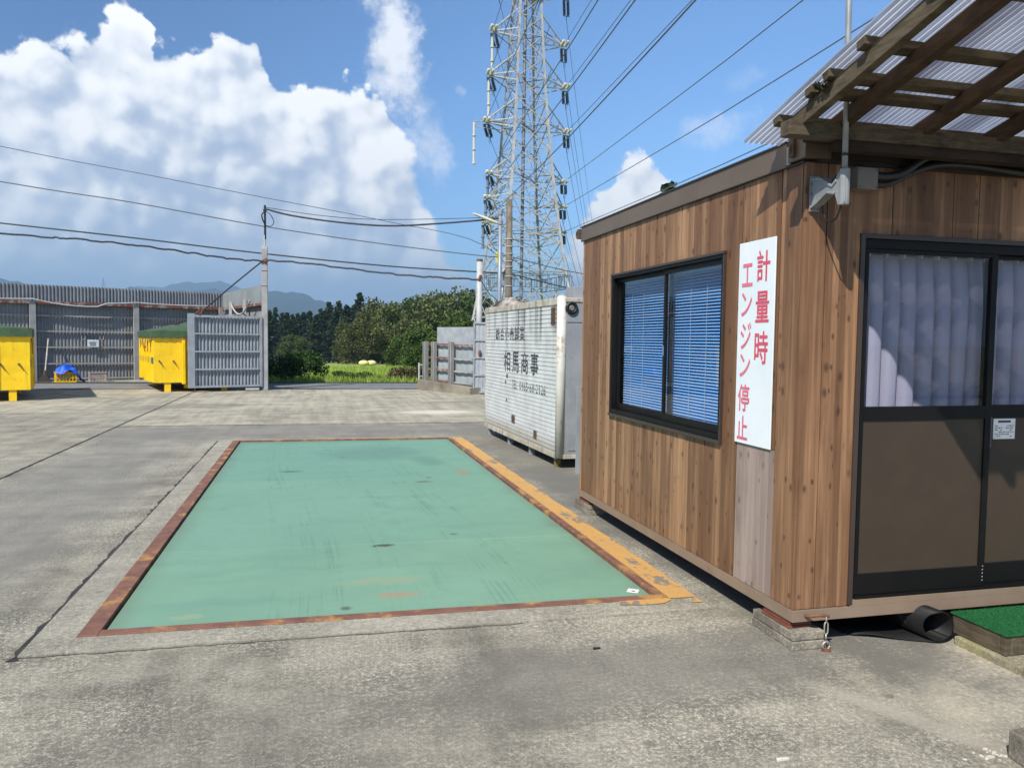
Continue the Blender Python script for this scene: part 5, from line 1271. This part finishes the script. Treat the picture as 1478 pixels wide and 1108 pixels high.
mb.build('ladder', m_tow, pt, local=True)
mb = MB(); mb.box(.15, 1.0, -1.25, .2, 27.9, 28.0)
for (x_, y_) in ((.15, -1.25), (1.0, -1.25), (.15, .2), (1.0, .2)): mb.bar((x_, y_, 28), (x_, y_, 29.1), .05)
mb.bar((.15, -1.25, 29.1), (1, -1.25, 29.1), .05); mb.bar((.15, -1.25, 28.55), (1, -1.25, 28.55), .04); mb.build('platform', m_tow, pt, local=True)
mb = MB()
for z_ in (5.6, 6.6):
    w_ = hw(z_)+.15
    for i in range(4):
        (ax, ay), (bx, by) = cn[i], cn[(i+1) % 4]; mb.bar((ax*w_, ay*w_, z_), (bx*w_, by*w_, z_), .06)
        for k in range(6):
            t = k/6; mb.bar(((ax+(bx-ax)*t)*w_, (ay+(by-ay)*t)*w_, 5.6), ((ax+(bx-ax)*t)*w_, (ay+(by-ay)*t)*w_, 6.6), .04)
mb.build('walkway', m_tow2, pt, local=True)
cR, sR = math.cos(TRZ), math.sin(TRZ)
def toW(p): return Vector((TX+cR*p[0]-sR*p[1], TY+sR*p[0]+cR*p[1], p[2]))
RTIP = [(3.15, 24.8, 1), (3.35, 21.55, 1), (3.5, 18.1, 1), (3.35, 14.2, .7), (3.3, 12.2, .7), (3.3, 10.2, .7), (3.3, 28.6, 1.2)]
LTIP = [(-2.75, 25.1, 1), (-3.0, 21.8, 1), (-3.25, 18.25, 1), (-3.0, 14.35, .7), (-3.15, 12.5, .7), (-3.3, 10.6, .7), (-2.7, 29.0, 1.2)]
for tips, sg_ in ((RTIP, 1), (LTIP, -1)):
    for (tx, tz, ll) in tips:
        mb = MB(); w_ = hw(tz); up = hw(tz+1.6*ll)
        for y_ in (-1, 1):
            mb.bar((sg_*w_, y_*w_, tz+.15), (tx, 0, tz), .085); mb.bar((sg_*up, y_*up, tz+1.7*ll), (tx, 0, tz+.1), .075)
            mb.bar((sg_*w_, y_*w_, tz-.5), (tx, 0, tz-.05), .07)
        for k in (.35, .65): 
            q = w_*(1-k); mb.bar((sg_*w_+(tx-sg_*w_)*k, -q, tz+.1), (sg_*w_+(tx-sg_*w_)*k, q, tz+.1), .05); mb.bar((sg_*w_+(tx-sg_*w_)*k, q, tz+.1), (sg_*up+(tx-sg_*up)*k, -up*(1-k), tz+1.7*ll*(1-k)), .045)
        mb.build('cross_arm', m_tow, pt, local=True)
NEAR = -Vector((math.sin(R(6.57))*math.cos(R(2.93)), math.cos(R(6.57))*math.cos(R(2.93)), math.sin(R(2.93))))
m_ins_l = pm('pale_insulator', S(206, 206, 194), S(180, 180, 170), 30, .35)
m_ins_d = pm('dark_insulator', S(84, 92, 100), S(70, 78, 86), 30, .3)
cI = Matrix.Rotation(-TRZ, 3, 'Z')
def insul(name, p, d, L, mat, sep):
    """a pair of disc strings hung side by side; p, d in world space"""
    mb = MB(); d = d.normalized(); side = Vector((1, .1, 0)).normalized()
    for s in (-sep, sep):
        pts = []; rr = []; n = max(6, int(L/.1))
        for k in range(n):
            for (f, r_) in ((.0, .04), (.3, .135), (.55, .125), (.9, .04)): pts.append(p+side*s+d*(.15+L*(k+f)/n)); rr.append(r_)
        mb.tube(pts, rr, 8)
    mb.bar(p+d*.1-side*(sep+.1), p+d*.1+side*(sep+.1), .05); mb.bar(p+d*(.2+L)-side*(sep+.1), p+d*(.2+L)+side*(sep+.1), .05)
    mb.bar(p, p+d*.12, .05); mb.bar(p+d*(.2+L), p+d*(.55+L), .05)
    return mb.build(name, mat, pt, smooth=False)
FAR = Vector((112, 300, 17))
m_line = pm('power_line_grey', S(92, 100, 118), S(86, 94, 110), 5, .5)
rlab = ['the topmost arm in view', 'the second arm from the top', 'the third arm from the top', 'the fourth arm from the top', 'the fifth arm from the top', 'the lowest arm', 'the arm above the picture']
for side, tips in (('right', RTIP), ('left', LTIP)):
    for i, (tx, tz, ll) in enumerate(tips):
        p = toW((tx, 0, tz)); L = .85*ll+.1; k = i
        insul('insulator', p, NEAR*.8+Vector((.15, 0, .5)) if False else NEAR+Vector((0, 0, .02)), L, m_ins_l, .17)
        q = p+NEAR*(.55+L); n = 26; length = 135
        pts = []
        for s_ in range(n+1):
            t = length*s_/n; z_ = -.00030*t*t*0; pts.append(q+NEAR*t+Vector((0, 0, .00035*t*(t-30) if t > 30 else 0)))
        o = MB().tube(pts, .021, 5).build('power_line', m_line, smooth=True, origin=tuple(q)); tag(o, f'power line leaving {side} tip of {rlab[i]} towards the viewer overhead', 'power line', 'power lines passing overhead')
        # far span
        tgt = FAR+Vector(((tx*1.2), 0, (tz-18)*.75)); dd = tgt-p; pts = []; n = 24
        for s_ in range(n+1):
            t = s_/n; pts.append(p+dd*t-Vector((0, 0, 4*9.0*t*(1-t))))
        d0 = (pts[1]-pts[0]).normalized(); hang = Vector((d0.x, d0.y, d0.z-(.75 if side == 'right' else .9))).normalized()
        hang = Vector((hang.x*.8+(.18 if side == 'left' else 0), hang.y*.8, hang.z))
        insul('insulator', p-Vector((0, 0, .15)), hang, L, m_ins_d, .17)
        q = p-Vector((0, 0, .15))+hang.normalized()*(.55+L); dd = tgt-q; pts = [q+dd*(s_/n)-Vector((0, 0, 4*9.0*(s_/n)*(1-s_/n))) for s_ in range(n+1)]
        o = MB().tube(pts, .019, 5).build('power_line', m_line, smooth=True, origin=tuple(q)); tag(o, f'power line leaving {side} tip of {rlab[i]} into the distance', 'power line', 'power lines running into the distance')
        # jumper loop
        if i < 6:
            a0 = p+NEAR*(.5+L); j_ = MB(); j_.tube(smooth_path([a0, (a0+q)/2-Vector((0, 0, .9*ll)), q]), .016, 5); j_.build('jumper', m_line, pt, smooth=True)
# cable terminations hanging on the left arms
for (tx, tz, n_) in ((-2.75, 25.0, 2), (-3.0, 21.7, 2), (-4.15, 18.2, 2), (-3.0, 14.2, 1), (-3.15, 12.3, 1), (-3.35, 10.4, 1)):
    mb = MB(); zz = tz-.1
    for k in range(n_+1):
        L = .95 if n_ == 2 else .75; mb.tube([(tx, .1, zz), (tx, .1, zz-L)], .10, 8); mb.tube([(tx, .1, zz-L), (tx, .1, zz-L-.08)], .17, 8); zz -= L+.1
    mb.build('cable_termination', m_ins_l if n_ == 2 else m_tow2, pt, local=True)
    if tx < -4: MB().bar((-hw(tz), 0, tz+.15), (tx, .1, tz), .09).build('cross_arm', m_tow, pt, local=True); MB().bar((-hw(tz), 0, tz-.5), (tx, .1, tz-.4), .06).build('cross_arm', m_tow, pt, local=True)
MB().box(-3.55, -3.25, -3.7, -3.4, 7.2, 8.0).build('warning_plate', pm('yellow_plate', S(226, 206, 70), S(206, 186, 60), 4, .5), pt, local=True)
# ------------------------------------------------------------------ vegetation
def leafmat(name, a, b_, c_, trans=.25):
    m = bpy.data.materials.new(name); m.use_nodes = True; nt = m.node_tree; g = G(nt); b = nt.nodes['Principled BSDF']
    geo = g.new('ShaderNodeNewGeometry'); r_ = geo.outputs['Random Per Island']
    cr = g.new('ShaderNodeValToRGB'); g.put(cr.inputs[0], r_); e = cr.color_ramp.elements
    e[0].color = (*a, 1); e[1].color = (*c_, 1); q = e.new(.55); q.color = (*b_, 1)
    inf = g.new('ShaderNodeObjectInfo'); hs = g.new('ShaderNodeHueSaturation'); g.put(hs.inputs['Hue'], g.mapr(inf.outputs['Random'], 0, 1, .482, .515, False)); g.put(hs.inputs['Value'], g.mapr(inf.outputs['Random'], 0, 1, .8, 1.2, False)); g.put(hs.inputs['Color'], cr.outputs[0])
    g.put(b.inputs['Base Color'], hs.outputs[0]); b.inputs['Roughness'].default_value = .6; b.inputs['Specular IOR Level'].default_value = .25
    tl = g.new('ShaderNodeBsdfTranslucent'); g.put(tl.inputs[0], hs.outputs[0]); mx = g.new('ShaderNodeMixShader'); mx.inputs[0].default_value = trans
    nt.links.new(b.outputs[0], mx.inputs[1]); nt.links.new(tl.outputs[0], mx.inputs[2]); nt.links.new(mx.outputs[0], nt.nodes['Material Output'].inputs[0])
    return m
M['cedar'] = leafmat('cedar_leaf', S(26, 42, 24), S(38, 58, 31), S(58, 76, 38), .12)
M['broad'] = leafmat('broad_leaf', S(50, 64, 30), S(76, 90, 42), S(106, 114, 58), .22)
M['olive'] = leafmat('olive_leaf', S(62, 70, 36), S(88, 96, 50), S(116, 118, 68), .22)
M['bright'] = leafmat('bright_leaf', S(46, 66, 26), S(68, 92, 36), S(96, 122, 52), .22)
M['hedge'] = leafmat('hedge_leaf', S(28, 52, 22), S(46, 80, 30), S(86, 124, 48), .2)
M['weed'] = leafmat('dry_weed', S(84, 66, 54), S(108, 90, 66), S(104, 112, 56), .25)
M['bark'] = pm('bark', S(98, 84, 70), S(72, 60, 50), 4, .95, 0, .4, 20)
def leafquad(mb, p, s, r, flat=.0):
    a = Vector((r.gauss(0, 1), r.gauss(0, 1), r.gauss(0, 1)*(1-flat))).normalized()
    b_ = a.cross(Vector((r.gauss(0, 1), r.gauss(0, 1), r.gauss(0, 1)))).normalized()
    a *= s; b_ *= s*.62; p = Vector(p)
    mb.add([p-a, p-a*.2+b_, p+a, p-a*.1-b_], [(0, 1, 2, 3)])
def conifer(seed, H, Rb, mat, n=2600):
    r = random.Random(seed); mb = MB()
    nb = int(H*9)
    per = n//nb
    for k in range(nb):
        t = (k/nb)**.85; z = H*(.10+.90*t); rad = Rb*(1-t)**.75*(.75+.45*r.random())+.08
        an = r.random()*6.283
        for q in range(per):
            f = r.random()**.6; d = rad*f
            p = (d*math.cos(an)+r.gauss(0, .12*Rb*.5), d*math.sin(an)+r.gauss(0, .12*Rb*.5), z-.25*d+r.gauss(0, .10)+.12*f)
            leafquad(mb, p, .13+.12*r.random(), r, .3)
    return mb
def broadleaf(seed, H, Rc, n=3200, base=.18, ls=.17):
    r = random.Random(seed); mb = MB(); cl = []
    for k in range(26):
        t = r.random(); a = r.random()*6.283; hz = H*(base+(.95-base)*t); rr = Rc*(math.sin(math.pi*min(1, .22+.70*t))**.8)*(.35+.65*r.random())
        cl.append((rr*math.cos(a), rr*math.sin(a), hz, Rc*(.22+.20*r.random())))
    for k in range(n):
        c = cl[r.randrange(len(cl))]; v = Vector((r.gauss(0, 1), r.gauss(0, 1), r.gauss(0, .8))).normalized()*c[3]*(r.random()**.35)
        leafquad(mb, (c[0]+v.x, c[1]+v.y, c[2]+v.z), ls*(.6+.8*r.random()), r)
    return mb, cl
def tree_obj(name, crown_mb, mat, H, trunk_r, label, cat='tree', group=None, limbs=(), trunk_h=None):
    e = empty(name, (0, 0, 0)); tag(e, label, cat, group)
    th = trunk_h or H*.9; r = random.Random(int(H*100))
    mb = MB(); mb.tube([(0, 0, -.3), (.04*H*.1, 0, th*.5), (0, .02*H, th)], [trunk_r, trunk_r*.65, trunk_r*.18], 7)
    for (x, y, z, q) in limbs[:9]: mb.tube([(0, 0, z*.55), (x*.5, y*.5, z*.8), (x*.9, y*.9, z*.98)], [trunk_r*.4, trunk_r*.25, trunk_r*.1], 5)
    mb.build('trunk', M['bark'], e, local=True, smooth=True)
    crown_mb.build('crown', mat, e, local=True); return e
r = random.Random(77)
ced = []
CL_ = 'dark pointed cedar in the far wood beyond the rice field'
for k, (H, Rb) in enumerate(((11.5, 2.5), (10.2, 2.3), (12.6, 2.6), (9.4, 2.3))):
    ced.append(tree_obj('cedar', conifer(100+k, H, Rb, None, 4600), M['cedar'], H, .22, CL_, 'tree', 'cedars of the far wood'))
def place(e, x, y, rz, s): e.location = (x, y, terr(y)-.1); e.rotation_euler = (0, 0, rz); e.scale = (s, s, s)
def pxX(px, y): return (px-455.0)/1130.0*y*1.03     # metres to the right of the entrance axis, for laying out the wood
spots = []
for px, y, ht in ((372, 146, 7.6), (396, 140, 9.0), (404, 150, 10.2), (418, 146, 9.0), (432, 152, 9.3), (448, 150, 9.6), (462, 146, 9.9), (473, 150, 11.3), (486, 152, 11.7), (497, 146, 10.6), (514, 143, 12.7), (507, 150, 10.9), (527, 148, 10.8), (534, 152, 10.2), (545, 152, 10.5), (556, 155, 10.9), (566, 156, 11.2), (660, 150, 13.2), (672, 148, 14.2), (683, 150, 13.8), (695, 152, 12.8), (582, 158, 11.4), (412, 156, 9.6), (440, 158, 9.8), (425, 143, 8.6), (456, 140, 8.4), (479, 143, 9.2), (491, 141, 8.9), (520, 140, 9.4), (388, 152, 8.8), (538, 146, 9.6), (552, 146, 9.9), (468, 158, 10.2), (500, 160, 11), (384, 138, 8)): spots.append((px, y, ht))
for i, (px, y, ht) in enumerate(spots):
    src = ced[i % 4]; base = (11.5, 10.2, 12.6, 9.4)[i % 4]
    e = src if i < 4 else copy_tree(src); place(e, pxX(px, y), y, r.random()*6, ht/base)
    if ht == 12.7: e['label'] = 'tallest pointed cedar above the middle of the far wood'
    if px > 655: e['label'] = 'tall dark cedar at the right end of the wood, beside the sheet metal wall'; e['group'] = 'cedars right of the wood'
for k, (x, y) in enumerate(((70, 130), (86, 126), (100, 138))):
    e = copy_tree(ced[k % 4]); place(e, x, y, k, 1.0+.1*(k % 3))
# lone cedar top behind the cabin roof
e = copy_tree(ced[0]); place(e, 18.75, 40, 1.0, 1.0); e.scale = (.93, .93, .93); e.location = (18.75, 40, terr(40)-.32); e['label'] = 'lone cedar whose tip just shows over the cabin roof'; del e['group']
brd = []
for k, (H, Rc, mt) in enumerate(((8.0, 3.2, 'broad'), (7.2, 3.4, 'olive'), (8.6, 3.0, 'broad'))):
    mb, cl = broadleaf(200+k, H, Rc, 4200)
    brd.append(tree_obj('broadleaf_tree', mb, M[mt], H, .18, 'olive green leafy tree in the row before the cedars', 'tree', 'leafy trees before the cedars', cl, H*.6))
bs = [(498, 108, 6.0), (512, 100, 5.6), (528, 104, 7.2), (545, 110, 8.0), (560, 100, 7.6), (575, 108, 8.8), (590, 112, 9.6), (604, 104, 9.2), (618, 110, 9.9), (634, 104, 9.4), (648, 108, 10.2), (664, 104, 9.6), (680, 110, 10.0), (540, 118, 9.3), (565, 122, 9.6), (600, 122, 10.3), (630, 120, 10.6), (655, 122, 11), (700, 112, 9.4), (724, 106, 9.0), (420, 124, 4.6), (436, 118, 4.2)]
for i, (px, y, ht) in enumerate(bs):
    src = brd[i % 3]; base = (8.0, 7.2, 8.6)[i % 3]; e = src if i < 3 else copy_tree(src); place(e, pxX(px, y), y, r.random()*6, ht/base)
    if px < 440: e['label'] = 'low brownish leafy tree standing before the left cedars'; e['group'] = 'low trees on the left'
for k in range(8):
    e = copy_tree(brd[k % 3]); place(e, 44+9*k, 104+6*(k % 3), k*1.3, 1.1)
# brighter young trees nearer, at the right end of the field
mb, cl = broadleaf(301, 4.4, 2.3, 4200, .05, .13)
yt = tree_obj('young_tree', mb, M['bright'], 4.4, .09, 'bright green bushy young tree at the right of the field, the left of two', 'tree', 'bright green bushes by the field', cl, 2.4)
place(yt, 8.1, 61, 0, .78)
e = copy_tree(yt); place(e, 9.6, 57, 2.1, .95); e['label'] = 'bright green bushy young tree right behind the boundary wall'
e = copy_tree(yt); place(e, 6.9, 66, 4.0, .62); e['label'] = 'smaller bright green bush at the left foot of the young trees'
e = copy_tree(yt); place(e, 5.35, 40, 1.0, .50); e['label'] = 'dark green bush close behind the end of the boundary wall'; e.scale = (.42, .42, .42)
# shrub by the gate, weeds by the road
def shrub(name, loc, sx, sy, H, n, mat, ls, label, cat, seed, group=None):
    r = random.Random(seed); mb = MB()
    lobes = [(r.uniform(-.8, .8), r.uniform(-.7, .7), r.uniform(.35, .85), r.uniform(.28, .5)) for _ in range(12)]
    for k in range(n):
        c = lobes[r.randrange(12)]; v = Vector((r.gauss(0, 1), r.gauss(0, 1), r.gauss(0, 1))).normalized()*c[3]*r.random()**.3
        z = (c[2]+v.z*.7)*H
        if z < .02: z = r.random()*.4*H
        leafquad(mb, ((c[0]+v.x)*sx, (c[1]+v.y)*sy, z), ls*(.6+.8*r.random()), r)
    e = empty(name, (loc[0], loc[1], terr(loc[1])-.03)); tag(e, label, cat, group)
    st = MB()
    for k in range(9): a = r.random()*6.28; d = r.random(); st.tube([(d*.3*sx*math.cos(a), d*.3*sy*math.sin(a), 0), (d*.8*sx*math.cos(a), d*.8*sy*math.sin(a), H*(.5+.35*r.random()))], [.014, .005], 5)
    st.build('stems', M['bark'], e, local=True); mb.build('foliage', mat, e, local=True); return e
shrub('shrub', (-1.35, 29.6), .95, .6, .85, 2600, M['hedge'], .055, 'dense dark green shrub directly right of the tall gate post', 'shrub', 5, 'shrubs beside the road')
shrub('shrub', (-.35, 29.75), .75, .6, 1.10, 2600, M['hedge'], .055, 'taller looser dark shrub on the road edge beside the green field', 'shrub', 6, 'shrubs beside the road')
shrub('weeds', (3.35, 29.9), .75, .45, .62, 1700, M['weed'], .045, 'dry purplish brown weeds on the far road edge before the boundary wall', 'weeds', 7)
shrub('weeds', (4.3, 30.2), .6, .45, .55, 1500, M['hedge'], .045, 'low dark green weeds right of the brown weeds by the road', 'weeds', 8)
shrub('weeds', (1.55, 30.3), .9, .4, .42, 1400, M['bright'], .04, 'low light green weeds between shrub and field along the road', 'weeds', 9)
# dark kerb of soil along the far side of the road
mb = MB(); mb.quad((-60, 28.85, .02), (-1.6, 28.05, .02), (40, 27.25, .02), (40, 30.8, -.03), (-1.6, 30.9, -.03), (-60, 31.2, -.03)); struct(mb.build('verge', pm('dark_soil', S(74, 72, 48, .8), S(52, 50, 38, .8), 3, .95, 0, .5, 20), origin=(0, 0, 0)))
# grass and rice blades
mb = MB(); r = random.Random(31)
for k in range(21000):
    y = 28.6+34*r.random()**1.7; x = -3.0-.02*(y-28)+(9.5+.17*(y-28))*r.random()
    z = terr(y); h = (.20+.32*r.random())*(1.0 if y > 31 else .6); a = r.random()*6.28; w_ = .010+.008*r.random()+(y-28)*.0006
    lx, ly = r.gauss(0, .10), r.gauss(0, .10)
    mb.add([(x-w_*math.cos(a), y-w_*math.sin(a), z-.03), (x+w_*math.cos(a), y+w_*math.sin(a), z-.03), (x+lx, y+ly, z+h)], [(0, 1, 2)])
M['blade'] = leafmat('rice_blade', S(108, 134, 50), S(150, 172, 70), S(186, 198, 102), .3)
gr = mb.build('grass', M['blade'], origin=(0, 0, 0)); tag(gr, 'long yellow green rice and grass blades of the field beyond the road', 'grass', kind='stuff')
for (x_, y_, lab) in ((3.55, 60, 'pale yellow sack lying far out in the field, the left of two'), (4.15, 60.5, 'pale yellow sack lying far out in the field, the right of two')):
    b_ = MB().ball((x_, y_, terr(y_)+.55), .40, .25, .22).build('sack', pm('pale_sack', S(226, 216, 150), S(206, 196, 130), 4, .7), smooth=True); tag(b_, lab, 'sack', 'pale sacks in the field')
# tiny tower far away on the hills
ft = MB(); fx, fy = -714, 3000
for sx in (-1, 1):
    ft.bar((fx+sx*5, fy, 150), (fx+sx*.8, fy, 198), 1.3)
for z_, w_ in ((172, 7), (181, 8), (190, 6)): ft.bar((fx-w_, fy, z_), (fx+w_, fy, z_), 1.0)
for k in range(7): a0 = 5-.6*k; ft.bar((fx-a0, fy, 150+6.8*k), (fx+a0-.6, fy, 157+6.8*k), .8); ft.bar((fx+a0, fy, 150+6.8*k), (fx-a0+.6, fy, 157+6.8*k), .8)
ft = ft.build('power_tower', m_tow2); tag(ft, 'tiny distant power tower on the ridge above the back fence', 'pylon')
# ------------------------------------------------------------------ mountains
def ridge(name, dist, prof, seed, mat, depth=900, base=-8):
    r = random.Random(seed); mb = MB(); A0, A1, n = -42, 60, 260
    ph = [r.random()*6.28 for _ in range(8)]
    def el(a):
        for (a0, e0), (a1, e1) in zip(prof[:-1], prof[1:]):
            if a0 <= a <= a1:
                t = (a-a0)/(a1-a0); t = t*t*(3-2*t); return e0+(e1-e0)*t
        return prof[0][1] if a < prof[0][0] else prof[-1][1]
    rows = 9; vs = []
    for j in range(rows):
        f = j/(rows-1)
        for i in range(n+1):
            a = A0+(A1-A0)*i/n
            d = dist-depth*(1-f)
            h = (math.tan(R(max(0.05, el(a)+.10*math.sin(a*2.3+ph[0])+.05*math.sin(a*6.1+ph[1])+.02*math.sin(a*15+ph[2]))))*dist+1.6)
            hh = base+(h-base)*(f**.8)*(1+.10*(1-f)*math.sin(a*3.1+ph[3]+f*4)*1.0)
            vs.append((d*math.sin(R(a)), d*math.cos(R(a)), hh))
    mb.add(vs, [(j*(n+1)+i, j*(n+1)+i+1, (j+1)*(n+1)+i+1, (j+1)*(n+1)+i) for j in range(rows-1) for i in range(n)])
    o = mb.build(name, mat, origin=(0, 0, 0), smooth=True); o['kind'] = 'structure'; return o
m_hill = pm('wooded_hill', S(40, 58, 44, .6), S(28, 44, 38, .6), .012, .9)
ridge('hills', 3300, [(-42, 2.2), (-30, 3.0), (-19, 3.45), (-17, 2.9), (-15.2, 2.3), (-13.2, 2.7), (-11.5, 3.1), (-9.6, 2.9), (-7, 3.2), (-5.5, 2.9), (-4, 2.9), (-2.6, 3.25), (-1, 3.05), (.2, 2.75), (1.4, 2.3), (2.6, 1.8), (5, 1.2), (9, 1.2), (20, 1.5), (60, 1.8)], 5, m_hill)
ridge('mountains', 5200, [(-42, 3.0), (-20, 2.6), (-13.5, 2.6), (-10.2, 3.3), (-7.0, 3.7), (-4.2, 3.3), (-2.3, 2.8), (1.0, 2.2), (3.3, 1.9), (6, 1.5), (12, 2.0), (25, 2.2), (60, 2.0)], 9, m_hill, 1200)
# ------------------------------------------------------------------ haze
if HAZE > 0:
    hz = MB().box(-7100, 7100, -6100, 7100, -5.0, 420).build('haze', None, origin=(0, 0, -5))
    hz['kind'] = 'stuff'
    m = bpy.data.materials.new('haze_air'); m.use_nodes = True; nt = m.node_tree
    for n in list(nt.nodes): nt.nodes.remove(n)
    o_ = nt.nodes.new('ShaderNodeOutputMaterial'); pv = nt.nodes.new('ShaderNodeVolumePrincipled')
    pv.inputs['Color'].default_value = (.52, .78, 1.0, 1); pv.inputs['Density'].default_value = HAZE; pv.inputs['Anisotropy'].default_value = .2
    nt.links.new(pv.outputs[0], o_.inputs['Volume']); hz.data.materials.append(m)
